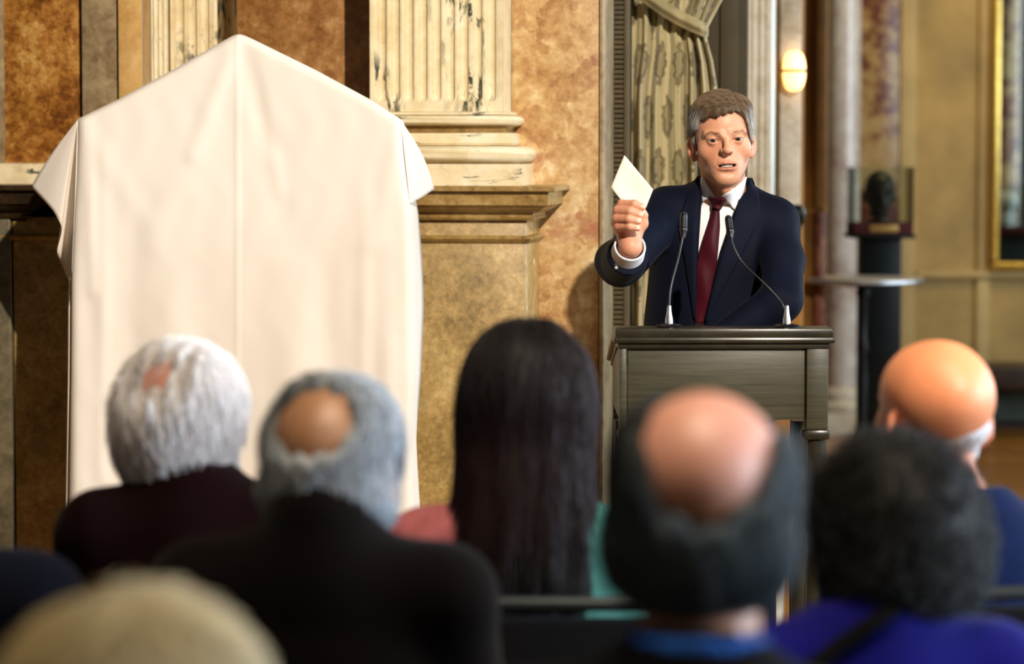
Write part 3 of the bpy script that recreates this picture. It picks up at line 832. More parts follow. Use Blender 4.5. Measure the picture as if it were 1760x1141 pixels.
# ------------------------------------------------------------------ the sheet over the pointed frame
YC = 7.36
def sheet_top(x): return np.interp(x, [133, 200, 300, 385, 400, 408, 416, 432, 540, 640, 690], [205, 173, 119, 70, 62, 59.5, 61, 68, 121, 175, 208])
def sheet_L(y): return np.interp(y, [205, 350, 480, 640, 840, 1200], [133, 128, 122, 121, 118, 112])
def sheet_R(y): return np.interp(y, [208, 280, 350, 500, 650, 760, 870, 1200], [690, 700, 705, 709, 711, 708, 713, 716])
def seg_dist(px, py, a, b):
    ax, ay = a; bx, by = b
    t = np.clip(((px-ax)*(bx-ax)+(py-ay)*(by-ay))/((bx-ax)**2+(by-ay)**2), 0, 1)
    return np.hypot(px-ax-t*(bx-ax), py-ay-t*(by-ay)), t, np.sign((bx-ax)*(py-ay)-(by-ay)*(px-ax))
FOLDS = [((408, 62), (330, 265), 16, 0.006), ((330, 265), (262, 420), 26, 0.004), ((412, 66), (470, 250), 18, -0.006), ((470, 250), (500, 420), 26, -0.004),
         ((455, 140), (480, 330), 14, 0.004), ((180, 260), (176, 820), 14, 0.006), ((628, 300), (622, 900), 14, 0.006), ((285, 420), (300, 900), 40, 0.010),
         ((350, 480), (355, 900), 22, -0.006), ((500, 430), (520, 900), 36, 0.010), ((560, 420), (575, 900), 24, -0.007), ((230, 330), (225, 900), 24, -0.005),
         ((690, 210), (640, 420), 18, 0.005), ((150, 215), (160, 500), 12, 0.006), ((133, 205), (250, 380), 22, 0.003), ((665, 420), (668, 900), 18, 0.007)]
def sheet_depth(px, py):
    d = np.zeros_like(px)
    for a, b, wd, am in FOLDS:
        q, t, sg = seg_dist(px, py, a, b)
        d -= am*np.exp(-(q/wd)**2)*np.minimum(1, 0.25+t*2)
    q = np.abs(px-408.0); d -= 0.0035*np.maximum(0, 1-q/5.0)                     # pressed centre crease
    d += 0.0022*np.sin(px*0.021+py*0.006)*np.sin(py*0.013+1.0)
    d += 0.0008*np.sin(px*0.11+np.sin(py*0.05))*np.sin(py*0.021)
    low = np.clip((py-500)/500, 0, 1)
    d += low*0.014*np.sin(px*0.034+0.6*np.sin(py*0.004))
    return d
ss = np.concatenate([[0, .004, .009, .016, .026], np.linspace(.04, .96, 118), [.974, .984, .991, .996, 1]])
tt = np.concatenate([[0, .003, .007, .013, .02], np.linspace(.03, 1, 120)])
xt = 133+(690-133)*ss; yt = sheet_top(xt)
PY = yt[None, :]+(1172-yt[None, :])*tt[:, None]
PX = sheet_L(PY)+(sheet_R(PY)-sheet_L(PY))*ss[None, :]
PX = PX*np.clip(tt[:, None]*6, 0, 1)+xt[None, :]*(1-np.clip(tt[:, None]*6, 0, 1))
ex = np.minimum(ss, 1-ss)*570                          # px from the nearer edge
edge = 0.022*(1-np.sqrt(1-np.clip(1-ex/14, 0, 1)**2))
tope = 0.020*(1-np.sqrt(1-np.clip(1-(PY-yt[None, :])/12, 0, 1)**2))
D = YC+sheet_depth(PX, PY)*np.clip(ex/10, 0, 1)[None, :]+edge[None, :]+tope
front = at(PX, PY, D)
front[..., 2] = np.maximum(front[..., 2], 0.012)
m = MB()
m.grid(front)
n_r, n_c = front.shape[:2]
# over the top of the frame, then down its back
back = [front[0]]
for dy, dz_ in ((0.03, 0.002), (0.10, 0.0), (0.145, -0.006), (0.16, -0.03), (0.165, -0.25), (0.17, -0.7)):
    q = front[0].copy(); q[:, 1] += dy; q[:, 2] += dz_; back.append(q)
m.grid(np.stack(back))
def side(col, sgn):
    rows = [front[:, col]]
    for k, dy in enumerate((0.02, 0.06, 0.11, 0.15)):
        q = front[:, col].copy(); q[:, 1] += dy
        q[:, 0] += sgn*(0.010+0.014*np.sin(q[:, 2]*4+k*0.6)*k/3+0.006*k/3)*np.clip((1.75-q[:, 2])*2, 0, 1)
        rows.append(q)
    return np.stack(rows)
m.grid(side(-1, 1)); m.grid(side(0, -1))
def flap(S0, ends, nr=22, na=36, bulge=0.0):
    E = np.array([list(at(x, y, Y)) for x, y, Y in ends]); k = len(E)
    tq = np.linspace(0, k-1, na); E2 = np.zeros((na, 3))
    for i, q in enumerate(tq):                     # rounded interpolation between the listed points
        a = min(int(q), k-2); f = q-a
        E2[i] = E[a]*(1-f)+E[a+1]*f
    for _ in range(2): E2[1:-1] = 0.25*E2[:-2]+0.5*E2[1:-1]+0.25*E2[2:]
    Sx = at(*S0); rr_ = np.linspace(0, 1, nr)
    G = Sx[None, None]+(E2[None]-Sx[None, None])*rr_[:, None, None]
    sw = np.sin(np.pi*rr_)[:, None]*np.linspace(0, 1, na)[None]**2*bulge
    G[..., 0] += sw*np.sign(E2[-1, 0]-Sx[0])
    G[..., 1] += 0.0025*np.sin(np.linspace(0, 14, na))[None]*rr_[:, None]
    return G
m.grid(flap((133.5, 206, 7.375), [(124, 505, 7.385), (121, 490, 7.43), (110, 462, 7.50), (97, 433, 7.49), (103, 410, 7.44), (107, 390, 7.39), (92, 362, 7.40), (76, 345, 7.41), (53, 321, 7.43)], bulge=0.006))
m.grid(flap((689, 207, 7.38), [(705, 352, 7.385), (712, 346, 7.40), (724, 340, 7.45), (746, 325, 7.50)], bulge=0.012))
sheet = obj('dust_sheet', m, M_SHEET, org=tuple(np.array([front[-1, :, 0].mean(), YC, 0.0])), ang=180)
tag(sheet, 'large cream cotton sheet draped over a pointed upright frame', 'sheet')
bmw = sheet.modifiers.new('seam', 'WELD'); bmw.merge_threshold = 0.0008
sd = sheet.modifiers.new('thickness', 'SOLIDIFY'); sd.thickness = 0.0018; sd.offset = 0

# ------------------------------------------------------------------ lectern
LY = 6.50
x0 = float(at(1064, 640, LY)[0]); x1 = float(at(1424, 640, LY)[0]); LD = 0.42
zt = float(at(1250, 566, LY-0.03)[2])
lec = thing('lectern', 'dark stained wooden lectern in front of the speaking man', 'lectern', ((x0+x1)/2, LY+LD/2, 0))
zb = float(at(1250, 735, LY)[2]); zs = zt-0.045
sx = 40/FPX*LY
px_post = 38/FPX*LY
for a, b in ((x0, x0+0.018), (x1-px_post, x1)):
    z_lo = zb-0.005
    obj('post', MB().box(a, b, LY, LY+0.05, z_lo, zs), M_LECTERN, lec, bevel=0.004)
zp = float(at(1250, 722, LY)[2])
obj('front_panel', MB().box(x0+0.020, x1-px_post-0.003, LY+0.008, LY+0.03, zp, zs), M_LECTERN, lec, bevel=0.002)
for a in (x0, x1-0.02):
    # the lid falls towards the speaker, so do the side panels
    m = MB().add([(a, LY+0.05, zp), (a+0.02, LY+0.05, zp), (a+0.02, LY+LD, zp), (a, LY+LD, zp), (a, LY+0.05, zs), (a+0.02, LY+0.05, zs), (a+0.02, LY+LD, zs-0.06), (a, LY+LD, zs-0.06)],
                 [(0,3,2,1),(4,5,6,7),(0,1,5,4),(1,2,6,5),(2,3,7,6),(3,0,4,7)])
    obj('side_panel', m, M_LECTERN, lec, bevel=0.003)
# foot block and turned legs under the case
obj('post_foot', MB().box(x1-px_post-0.004, x1+0.004, LY-0.006, LY+0.055, zb-0.028, zb-0.005), M_LECTERN_TOP, lec, bevel=0.006)
obj('post_foot', MB().box(x0-0.004, x0+0.05, LY-0.006, LY+0.055, zb-0.028, zb-0.005), M_LECTERN_TOP, lec, bevel=0.006)
for a in (x0+0.025, x1-0.025):
    for y in (LY+0.028, LY+LD-0.03):
        obj('leg', MB().lathe([(0.022, 0.03), (0.022, 0.10), (0.028, 0.12), (0.015, 0.15), (0.021, 0.35), (0.024, 0.65), (0.015, 0.78), (0.026, 0.80), (0.02, 0.83), (0.024, 0.86), (0.024, zb-0.02)], a, y, 16), M_LECTERN_TOP, lec, ang=50)
for y in (LY+0.028, LY+LD-0.03):
    obj('stretcher', MB().box(x0+0.03, x1-0.03, y-0.012, y+0.012, 0.05, 0.09), M_LECTERN_TOP, lec, bevel=0.004)
obj('stretcher', MB().box((x0+x1)/2-0.012, (x0+x1)/2+0.012, LY+0.028, LY+LD-0.03, 0.055, 0.085), M_LECTERN_TOP, lec, bevel=0.004)
# moulded lid
ox = 0.014
def lid(o, za, zb_, drop=0.075, yb=LD+0.03):
    return MB().add([(x0-o, LY-o, za), (x1+o, LY-o, za), (x1+o, LY+0.10, za), (x0-o, LY+0.10, za), (x1+o, LY+yb, za-drop), (x0-o, LY+yb, za-drop),
                     (x0-o, LY-o, zb_), (x1+o, LY-o, zb_), (x1+o, LY+0.10, zb_), (x0-o, LY+0.10, zb_), (x1+o, LY+yb, zb_-drop), (x0-o, LY+yb, zb_-drop)],
                    [(0,3,2,1), (3,5,4,2), (6,7,8,9), (9,8,10,11), (0,1,7,6), (1,2,8,7), (2,4,10,8), (4,5,11,10), (5,3,9,11), (3,0,6,9)])
obj('lid', lid(ox-0.004, zs+0.024, zt), M_LECTERN_TOP, lec, bevel=0.004)
obj('lid_moulding', lid(ox, zs+0.011, zs+0.026), M_LECTERN_TOP, lec, bevel=0.006)
obj('lid_fillet', lid(ox-0.010, zs-0.001, zs+0.012), M_LECTERN_TOP, lec, bevel=0.003)

# ------------------------------------------------------------------ two gooseneck microphones on the lectern
def microphone(label, base_px, path, head, mat_head, detail):
    b = at(base_px, 560, LY+0.045); bz = zt
    t = thing('gooseneck_microphone', label, 'microphone', (b[0], b[1], bz), group='lectern microphones')
    obj('base', MB().lathe([(0.030, bz), (0.031, bz+0.003), (0.026, bz+0.007), (0.012, bz+0.009)], b[0], b[1], 28), M_MIC, t, ang=50)
    obj('socket', MB().lathe([(0.009, bz+0.007), (0.0085, bz+0.018), (0.0055, bz+0.034), (0.004, bz+0.05)], b[0], b[1], 16), M_STEEL, t, ang=50)
    pts = [(b[0], b[1], bz+0.02)]+[tuple(at(x, y, Y)) for x, y, Y in path]
    # smooth the neck
    q = np.array(pts)
    for _ in range(3):
        r_ = [q[0]]
        for i in range(len(q)-1): r_ += [q[i]*.75+q[i+1]*.25, q[i]*.25+q[i+1]*.75]
        q = np.array(r_+[q[-1]])
    obj('neck', MB().tube(q, 0.0026, 8), M_MIC, t, ang=80)
    a, c = at(*head[0]), at(*head[1])
    d = c-a; pr = [(0, .003), (.04, .0052), (.12, .0056), (.3, .0085), (.33, .0092), (.40, .0092), (.42, .0084), (.85, .0086), (.95, .0068), (1.0, .003)]
    obj('capsule', MB().tube([a+d*q for q, _ in pr], [r for _, r in pr], 16), M_MIC, t, ang=60)
    g = MB()
    for q in np.linspace(.46, .92, 9): g.tube([a+d*(q-.012), a+d*(q+.012)], [.0089-max(0, q-.8)*.012]*2, 16)
    obj('grille', g, mat_head, t, ang=60)
    return t
microphone('black gooseneck microphone on the lectern, before the dark suit left of the tie', 1150, [(1150, 520, 6.55), (1153, 490, 6.56), (1163, 455, 6.58), (1170, 425, 6.60), (1174, 405, 6.61)], [(1174, 412, 6.61), (1175.5, 364, 6.63)], M_MICGRILLE, 1)
microphone('black gooseneck microphone curving in from the right end of the lectern to the shirt front', 1352, [(1349, 530, 6.55), (1338, 512, 6.56), (1312, 485, 6.57), (1278, 455, 6.59), (1262, 428, 6.60), (1256, 408, 6.61)], [(1256.5, 412, 6.61), (1251, 370, 6.63)], M_MICGRILLE, 0)

# ------------------------------------------------------------------ wall lamp in the far room
lc = FM_.at(1365, 122, -0.055); LW = FM_.M @ Vector((lc[0], -0.055, lc[1]))
lamp = thing('wall_lamp', 'glowing oval glass wall lamp with a dark band across it', 'lamp', FM_.M @ Vector((lc[0], 0.0, lc[1])), FM_.a)
k = 11.1/FPX
prof = [(0.001, -34*k)]+[(19.5*k*math.sin(math.acos(max(-1, min(1, -q))))**0.55, 34*k*q) for q in np.linspace(-0.99, -0.06, 12)]
up = [(r_, lc[1]-z_) for r_, z_ in reversed(prof)]
obj('lamp_glass', MB().lathe([(r_, lc[1]+z_) for r_, z_ in prof], lc[0], -0.055, 28), M_GLOW, lamp, FM_.M, ang=60)
obj('lamp_glass', MB().lathe(up, lc[0], -0.055, 28), M_GLOW, lamp, FM_.M, ang=60)
obj('band', MB().lathe([(20.5*k, lc[1]-2.4*k), (21*k, lc[1]), (20.5*k, lc[1]+2.4*k)], lc[0], -0.055, 28), M_OLDGOLD, lamp, FM_.M)
obj('bracket', MB().box(lc[0]-0.02, lc[0]+0.02, -0.03, 0.001, lc[1]-0.03, lc[1]+0.03), M_OLDGOLD, lamp, FM_.M, 0.005)

# ------------------------------------------------------------------ black pedestal, glass case, head sculpture
def vitrine_set(xc, Y, zbase, hw, ped_hw, case_h, lab_p, lab_v, lab_h, mat_ped, mat_head, hs, grp):
    t = thing('pedestal', lab_p, 'pedestal', (xc, Y, 0), group=grp[0])
    obj('plinth', MB().box(xc-ped_hw-.02, xc+ped_hw+.02, Y-ped_hw-.02, Y+ped_hw+.02, 0, 0.09), mat_ped, t, bevel=0.006)
    obj('shaft', MB().box(xc-ped_hw, xc+ped_hw, Y-ped_hw, Y+ped_hw, 0.09, zbase-0.02), mat_ped, t, bevel=0.005)
    obj('cap', MB().box(xc-hw-.012, xc+hw+.012, Y-hw-.012, Y+hw+.012, zbase-0.02, zbase), M_BLACKWOOD, t, bevel=0.005)
    v = thing('glass_case', lab_v, 'glass case', (xc, Y, zbase), group=grp[1])
    b = zbase; h = 0.055
    obj('tray', MB().box(xc-hw, xc+hw, Y-hw, Y+hw, b, b+h), M_REDCLOTH, v, bevel=0.003)
    obj('name_plate', MB().box(xc-hw*.45, xc+hw*.5, Y-hw-.004, Y-hw, b+0.012, b+h-0.008), plain('brass plate', (176,140,70), 0.4, metal=0.4), v, bevel=0.001)
    T = 0.006
    for bx in ((xc-hw, xc+hw, Y-hw, Y-hw+T), (xc-hw, xc+hw, Y+hw-T, Y+hw), (xc-hw, xc-hw+T, Y-hw+T, Y+hw-T), (xc+hw-T, xc+hw, Y-hw+T, Y+hw-T)):
        obj('pane', MB().box(*bx, b+h, b+case_h), M_GLASS, v)
    obj('pane', MB().box(xc-hw, xc+hw, Y-hw, Y+hw, b+case_h, b+case_h+T), M_GLASS, v)
    hd = thing('head_sculpture', lab_h, 'sculpture', (xc, Y, b+h), group=grp[2])
    o_ = np.array([xc, Y, b+h+0.155*hs], np.float32)
    def f(p):
        q = (p-o_)/hs
        d = head_sdf(q)
        d = smin(d, rc(q, (0, 0.02, -0.08), (0, 0.03, -0.125), 0.046, 0.05), 0.02)
        return np.maximum(d, -(q[:, 2]+0.125))*hs
    e = 0.15*hs
    obj('head', surf(f, lin(xc-e, xc+e, 0.006), lin(Y-e, Y+e, 0.006), lin(b+h, b+h+0.32*hs, 0.006)), mat_head, hd, recalc=False, ang=180)
    obj('stand', MB().lathe([(0.06*hs, b+h), (0.06*hs, b+h+0.012), (0.03*hs, b+h+0.02), (0.03*hs, b+h+0.034*hs)], xc, Y, 20), mat_head, hd, ang=50)
PYd = 14.2
pc = at(1511.5, 405, PYd)
vitrine_set(float(pc[0]), PYd, float(at(1511, 403, PYd-0.15)[2]), 51/FPX*PYd, 34/FPX*PYd, 0.325,
            'tall black pedestal carrying the glass case beside the marble column', 'glass case with dark red tray holding the dark head',
            'dark bronze head sculpture inside the glass case', M_BLACKWOOD, M_BRONZE, 0.97, (None, None, None))
# its pale counterpart, seen in the gilt mirror
vitrine_set(3.66, 12.75, 1.03, 0.17, 0.15, 0.36, 'dark teal pedestal seen reflected in the gilt mirror', 'glass case seen reflected in the gilt mirror',
            'white plaster head seen reflected in the gilt mirror', M_TEAL, M_PLASTER, 1.0, (None, None, None))
t = tag(obj('marble_column', MB().lathe([(.16, 0), (.16, .15), (.13, .2), (.13, 3.6)], 4.18, 9.6, 32), M_REDMARBLE, org=(4.18, 9.6, 0)), kind='structure')

# ------------------------------------------------------------------ high round table
TY = 13.0
tc_ = at(1484, 480, TY); r = 104/FPX*TY; zt_ = float(tc_[2]); X = float(tc_[0])
t = thing('bar_table', 'high round table with a pale steel top and black turned leg', 'table', (X, TY, 0))
obj('table_top', MB().lathe([(r-.01, zt_-.014), (r, zt_-.010), (r, zt_+.004), (r-.008, zt_+.008)], X, TY, 56), M_STEEL, t)
obj('top_plate', MB().lathe([(0.09, zt_-.03), (0.09, zt_-.014)], X, TY, 24), M_BLACKWOOD, t)
obj('leg', MB().lathe([(.022, 0.04), (.022, .12), (.032, .16), (.017, .22), (.02, .45), (.027, .62), (.018, .72), (.03, .76), (.018, .80), (.022, zt_-.09), (.035, zt_-.06), (.022, zt_-.03)], X, TY, 20), M_BLACKWOOD, t, ang=60)
obj('foot_plate', MB().lathe([(.20, 0), (.20, .012), (.16, .025), (.03, .045)], X, TY, 40), M_BLACKWOOD, t)

# ------------------------------------------------------------------ gilt mirror on the far wall
MY = 16.93
mx0 = float(at(1703, 300, MY)[0]); mz0 = float(at(1720, 466, MY)[2]); mx1, mz1 = mx0+1.25, mz0+2.2; fw = 15/FPX*MY
mir = thing('wall_mirror', 'tall mirror in a gilded frame on the far ochre wall', 'mirror', ((mx0+mx1)/2, 16.99, mz0))
def bar(a, b, c, d): return MB().box(a, b, MY-.02, 16.998, c, d)
for bb in ((mx0, mx0+fw, mz0+fw, mz1-fw), (mx1-fw, mx1, mz0+fw, mz1-fw), (mx0, mx1, mz0, mz0+fw), (mx0, mx1, mz1-fw, mz1)):
    obj('frame_bar', bar(*bb), M_GOLD, mir, bevel=0.016)
obj('mirror_glass', MB().box(mx0+fw-.005, mx1-fw+.005, MY+.02, 16.998, mz0+fw-.005, mz1-fw+.005), M_MIRROR, mir)

# ------------------------------------------------------------------ low dark bench under the mirror
BY = 16.25
bx0 = float(at(1692, 700, BY)[0]); bz = float(at(1720, 631, BY)[2]); bx1 = bx0+1.5
bn = thing('low_bench', 'low dark wooden bench against the far wall under the mirror', 'bench', ((bx0+bx1)/2, BY+.2, 0))
obj('seat', MB().box(bx0-.02, bx1+.02, BY, BY+.42, bz-.13, bz), M_DARKWOOD, bn, bevel=0.012)
for a in (bx0, bx1-.06):
    for y in (BY+.02, BY+.34): obj('leg', MB().box(a, a+.06, y, y+.06, 0, bz-.13), M_DARKWOOD, bn, bevel=0.006)
obj('lower_shelf', MB().box(bx0+.06, bx1-.06, BY+.05, BY+.37, .05, .075), M_DARKWOOD, bn, bevel=0.004)
obj('back_board', MB().box(bx0+.06, bx1-.06, BY+.34, BY+.36, .075, bz-.13), plain('grey green board', (70,74,60), 0.7, var=0.2, scale=6), bn)

# ================================================================== PEOPLE
def v3(*a): return np.array(a, np.float32)
SKIN_BASE = np.array(s2l((222,160,124))); LIP = np.array(s2l((176,92,78))); FLUSH = np.array(s2l((216,134,104)))
def skin_colour(L, brows=None, base=None):
    """Per-vertex skin tone from head-local positions."""
    base = SKIN_BASE if base is None else base
    c = np.repeat(base[None], len(L), 0)
    x = np.abs(L[:, 0]); y, z = L[:, 1], L[:, 2]
    def mixin(wt, col): 
        nonlocal c
        wt = np.clip(wt, 0, 1)[:, None]; c = c*(1-wt)+np.asarray(col)*wt
    face = (y < -0.02)
    mixin(np.exp(-((x-0.042)/0.018)**2-((z+0.035)/0.018)**2)*0.45*face, FLUSH)
    mixin(np.exp(-(x/0.014)**2-((z+0.036)/0.012)**2)*0.5*(y < -0.09), FLUSH)
    mixin((x > 0.070)*0.6*(np.abs(z+0.015) < 0.05), FLUSH)
    st = np.exp(-((z+0.098)/0.030)**2)*(y < 0.01)*(z < -0.055)
    mixin(st*0.16, s2l((150,120,104)))
    zz = z/1.10
    lip = (x < 0.0275)*(y < -0.078)*np.exp(-((zz+0.0588)/0.0098)**4)*np.clip((0.0285-x)/0.006, 0, 1)
    mixin(lip*0.55, LIP)
    mouth = (x < 0.0215)*(y > -0.0905)*(y < -0.066)*(np.abs(zz+0.0580) < 0.0046*np.sqrt(np.clip(1-(x/0.0225)**2, 0, 1)))
    mixin(mouth*1.0, s2l((64,24,20)))
    lash = (np.abs(x-0.0314) < 0.0150)*(y < -0.079)*np.exp(-((z-0.0030+0.0030*((x-0.0314)/0.0142)**2)/0.0016)**2)
    mixin(lash*0.85, s2l((58,36,26)))
    if brows is not None:
        bz = 0.0145+0.0035*np.clip((x-0.012)/0.02, 0, 1)-0.008*np.clip((x-0.034)/0.016, 0, 1)**2
        b = np.exp(-((z-bz)/0.0034)**2)*(x > 0.012)*(x < 0.052)*face
        mixin(b*0.45, brows)
    return c

# ------------------------------------------------------------------ the speaking man
SY = 7.0
Ho = at(1241, 237, SY).astype(np.float32)
HR = rotm(yaw=2, pitch=3, roll=-3.5).astype(np.float32)       # local -> world
HS = 0.985
def to_head(p): return ((p-Ho)@HR)/HS
def from_head(q): return (np.asarray(q, np.float32)*HS)@HR.T+Ho
A = lambda x, y, Y: at(x, y, Y).astype(np.float32)
neck_b = A(1245, 352, 7.06)
shL, shR = A(1146, 366, 7.06), A(1330, 383, 7.05)           # image-left / image-right shoulder joints
elL, wrL = A(1066, 452, 6.86), A(1084, 424, 6.64)
elR, wrR = A(1341, 518, 6.86), A(1236, 585, 6.86)
chest, belly, hips = A(1238, 450, 7.07), A(1216, 570, 7.09), A(1208, 690, 7.14)
kneeA, kneeB = v3(hips[0]-0.10, 7.10, 0.50), v3(hips[0]+0.11, 7.14, 0.50)
ankA, ankB = v3(hips[0]-0.11, 7.18, 0.09), v3(hips[0]+0.13, 7.22, 0.09)

def torso_sdf(p, e=0.0):
    d = ell(p, chest, (0.165+e, 0.108+e, 0.200+e))
    d = smin(d, ell(p, belly, (0.152+e, 0.118+e, 0.200+e)), 0.06)
    d = smin(d, ell(p, hips, (0.165+e, 0.125+e, 0.150+e)), 0.06)
    d = smin(d, rc(p, neck_b+v3(0, .02, -.035), shL, 0.058+e, 0.052+e), 0.05)
    d = smin(d, rc(p, neck_b+v3(0, .02, -.035), shR, 0.058+e, 0.052+e), 0.05)
    return d
# hand that holds the paper: fingers curled over its front, thumb behind
HY = 6.615
FING = [  # mcp, pip, dip, tip
    [(1066, 362, 6.662), (1069, 351, 6.618), (1090, 351, 6.597), (1104, 356, 6.600)],
    [(1060, 372, 6.664), (1062, 361, 6.615), (1083, 363, 6.592), (1100, 369, 6.597)],
    [(1058, 384, 6.664), (1060, 375, 6.615), (1081, 376, 6.591), (1097, 380, 6.596)],
    [(1062, 396, 6.662), (1063, 389, 6.618), (1082, 389, 6.595), (1096, 392, 6.600)]]
FRAD = [(0.0115, 0.0112, 0.0105, 0.0088), (0.0115, 0.0110, 0.0102, 0.0085), (0.0112, 0.0107, 0.0098, 0.0082), (0.0105, 0.0098, 0.0090, 0.0075)]
FP_ = [[A(*q) for q in f] for f in FING]
def hand_sdf(p):
    palm = smin(ell(p, A(1079, 384, 6.662), (0.026, 0.020, 0.036)), ell(p, A(1082, 405, 6.652), (0.022, 0.021, 0.022)), 0.015)
    palm = smin(palm, rc(p, A(1081, 402, 6.655), wrL+v3(0, 0.01, 0), 0.024, 0.026), 0.02)
    palm = smin(palm, rc(p, A(1085, 404, 6.66), A(1104, 384, 6.655), 0.017, 0.0135), 0.014)     # ball of the thumb
    palm = smin(palm, chain(p, [A(1103, 386, 6.655), A(1106, 370, 6.650), A(1096, 352, 6.640)], [0.0125, 0.0108, 0.0090]), 0.006)
    d = palm
    for pts, rad in zip(FP_, FRAD):
        f = chain(p, pts, rad, 0.004)
        f = smin(f, palm, 0.004) if d is palm else f
        d = smin(d, f, 0.0022)
    return d
# the other hand rests on the lectern behind its raised edge
hb = wrR
def hand2_sdf(p):
    d = smin(ell(p, hb+v3(-0.055, 0.015, -0.012), (0.045, 0.036, 0.015)), rc(p, hb, hb+v3(-.03, .008, -.005), .025, .022), .015)
    for i in range(4):
        s = hb+v3(-0.085, -0.018+0.02*i, -0.010)
        d = smin(d, chain(p, [s, s+v3(-.035, .004*(i-1), .006), s+v3(-.058, .006*(i-1), -.002), s+v3(-.072-.004*(i in (1, 2)), .007*(i-1), -.012)], [.0095, .009, .008, .0065]), .003)
    return smin(d, chain(p, [hb+v3(-.03, -.02, -.008), hb+v3(-.055, -.05, -.004), hb+v3(-.08, -.06, -.012)], [.013, .011, .008]), .008)
def body_sdf(p):
    d = head_sdf(to_head(p))*HS
    nk = rc(p, from_head((0, 0.022, -0.085)), neck_b+v3(0, .02, -.03), 0.054, 0.060)
    nk = smin(nk, rc(p, from_head((0, -0.045, -0.125)), neck_b+v3(0, -.02, 0), 0.016, 0.02), 0.03)
    d = smin(d, nk, 0.022)
    d = smin(d, torso_sdf(p, -0.025), 0.03)
    arm = chain(p, [shL, elL, wrL], [0.042, 0.034, 0.026])
    arm2 = chain(p, [shR, elR, wrR], [0.040, 0.032, 0.025])
    d = smin(smin(d, arm, .01), arm2, .01)
    d = smin(d, hand_sdf(p), 0.006); d = smin(d, hand2_sdf(p), 0.006)
    leg = np.minimum(chain(p, [hips+v3(-.08, 0, -.05), kneeA, ankA], [.085, .055, .038]), chain(p, [hips+v3(.08, 0, -.05), kneeB, ankB], [.085, .055, .038]))
    return smin(d, leg, 0.02)

man = thing('person', 'grey-haired man in navy suit and burgundy tie speaking, raising folded paper', 'person', (float(hips[0]), 7.16, 0))
xs = grid_axis(0.05, 0.195, 0.635, 0.80, 0.0024, 0.009)
ys = grid_axis(6.52, 6.56, 7.13, 7.42, 0.0024, 0.009)
zs_ = grid_axis(0.03, 1.42, 1.83, 1.86, 0.0024, 0.012)
bm_ = surf(body_sdf, xs, ys, zs_)
V = np.asarray(bm_.v, np.float32); L = to_head(V)
c = skin_colour(L, brows=s2l((96,72,54)))
hand_zone = (V[:, 1] < 6.72) & (V[:, 0] < 0.36)
c[hand_zone] = np.array(s2l((222,156,122)))
for pts in FP_:                                              # nails and warmer knuckles
    tq = np.linalg.norm(V-(pts[3]+v3(0.002, -0.007, 0.002)), axis=1); k = np.clip(1-tq/0.0062, 0, 1)[:, None] > 0.1
    c = np.where(k, np.array(s2l((238,190,168))), c)
    kq = np.exp(-(np.linalg.norm(V-pts[1], axis=1)/0.012)**2)[:, None]*0.5; c = c*(1-kq)+np.array(s2l((204,122,92)))*kq
obj('body', bm_, M_SKIN, man, recalc=False, ang=180, col=c)

# eyes
for sx_ in (-1, 1):
    e = ico((EYE[0]*sx_, EYE[1], 0), 0.0124, 5)
    v = np.array(e.v); d = v-np.array([EYE[0]*sx_, EYE[1], 0]); d /= np.linalg.norm(d, axis=1)[:, None]
    gz = np.array([-0.10*1, -1.0, -0.06]); gz /= np.linalg.norm(gz); a = np.degrees(np.arccos(np.clip(d@gz, -1, 1)))
    cc = np.repeat(np.array(s2l((178,158,144)))[None], len(v), 0)
    cc[a < 29] = s2l((74,72,60)); cc[a < 13] = s2l((10,8,8)); cc[(a < 31) & (a > 26)] = s2l((44,40,34))
    e.v = from_head(v)
    obj('eye', e, M_EYE, man, recalc=False, ang=180, col=cc)
# teeth and mouth lining
th = MB()
for i in range(-4, 4):
    x = (i+.5)*0.0046; y = -0.0880+0.012*(x/0.02)**2
    th.box(x-0.0022, x+0.0022, y, y+0.004, -0.0668, -0.0602)
th.v = from_head(np.array(th.v)).tolist()
obj('teeth', th, M_TEETH, man)

# hair
def fringe(q):
    """Height of the front hair edge above the eyes: parted on the image right, swept to the left."""
    x = q[:, 0]
    return np.interp(x, [-0.075, -0.062, -0.058, -0.040, -0.020, -0.005, 0.018, 0.036, 0.050, 0.058, 0.063, 0.07], [0.024, 0.030, 0.052, 0.056, 0.058, 0.062, 0.068, 0.064, 0.050, 0.026, 0.0, -0.012])
def hair_sdf(p):
    q = to_head(p)
    th_ = 0.0065+0.0020*np.clip((q[:, 2]-0.01)/0.07, 0, 1)
    d = skull_off(q)-th_
    d = smin(d, ell(q, (-0.012, -0.050, 0.076), (0.050, 0.040, 0.024)), 0.02)        # swept front
    d = smin(d, ell(q, (0.046, -0.016, 0.072), (0.026, 0.04, 0.025)), 0.02)
    hl = (fringe(q)-q[:, 2])*0.8                                    # front edge
    frontzone = np.clip((-0.012-q[:, 1])/0.02, 0, 1)
    lowz = np.interp(q[:, 1], [-0.03, -0.014, -0.008, 0.028, 0.036, 0.06], [-0.030, -0.030, 0.016, 0.020, -0.050, -0.062])
    side = (lowz-q[:, 2])*0.7
    ear = -ell(np.abs(q)*v3(1, 0, 0)+q*v3(0, 1, 1), (0.084, 0.012, -0.016), (0.020, 0.022, 0.034))
    cut = hl*frontzone+side*(1-frontzone)
    d = smax(d, cut, 0.006); d = smax(d, ear, 0.004)
    d = d+0.0013*np.sin(q[:, 0]*300+q[:, 1]*160+3*wob(q, 40))*np.clip((q[:, 2]-0.03)*30, 0, 1)
    return d*HS*0.9
hx = np.abs(0.13)
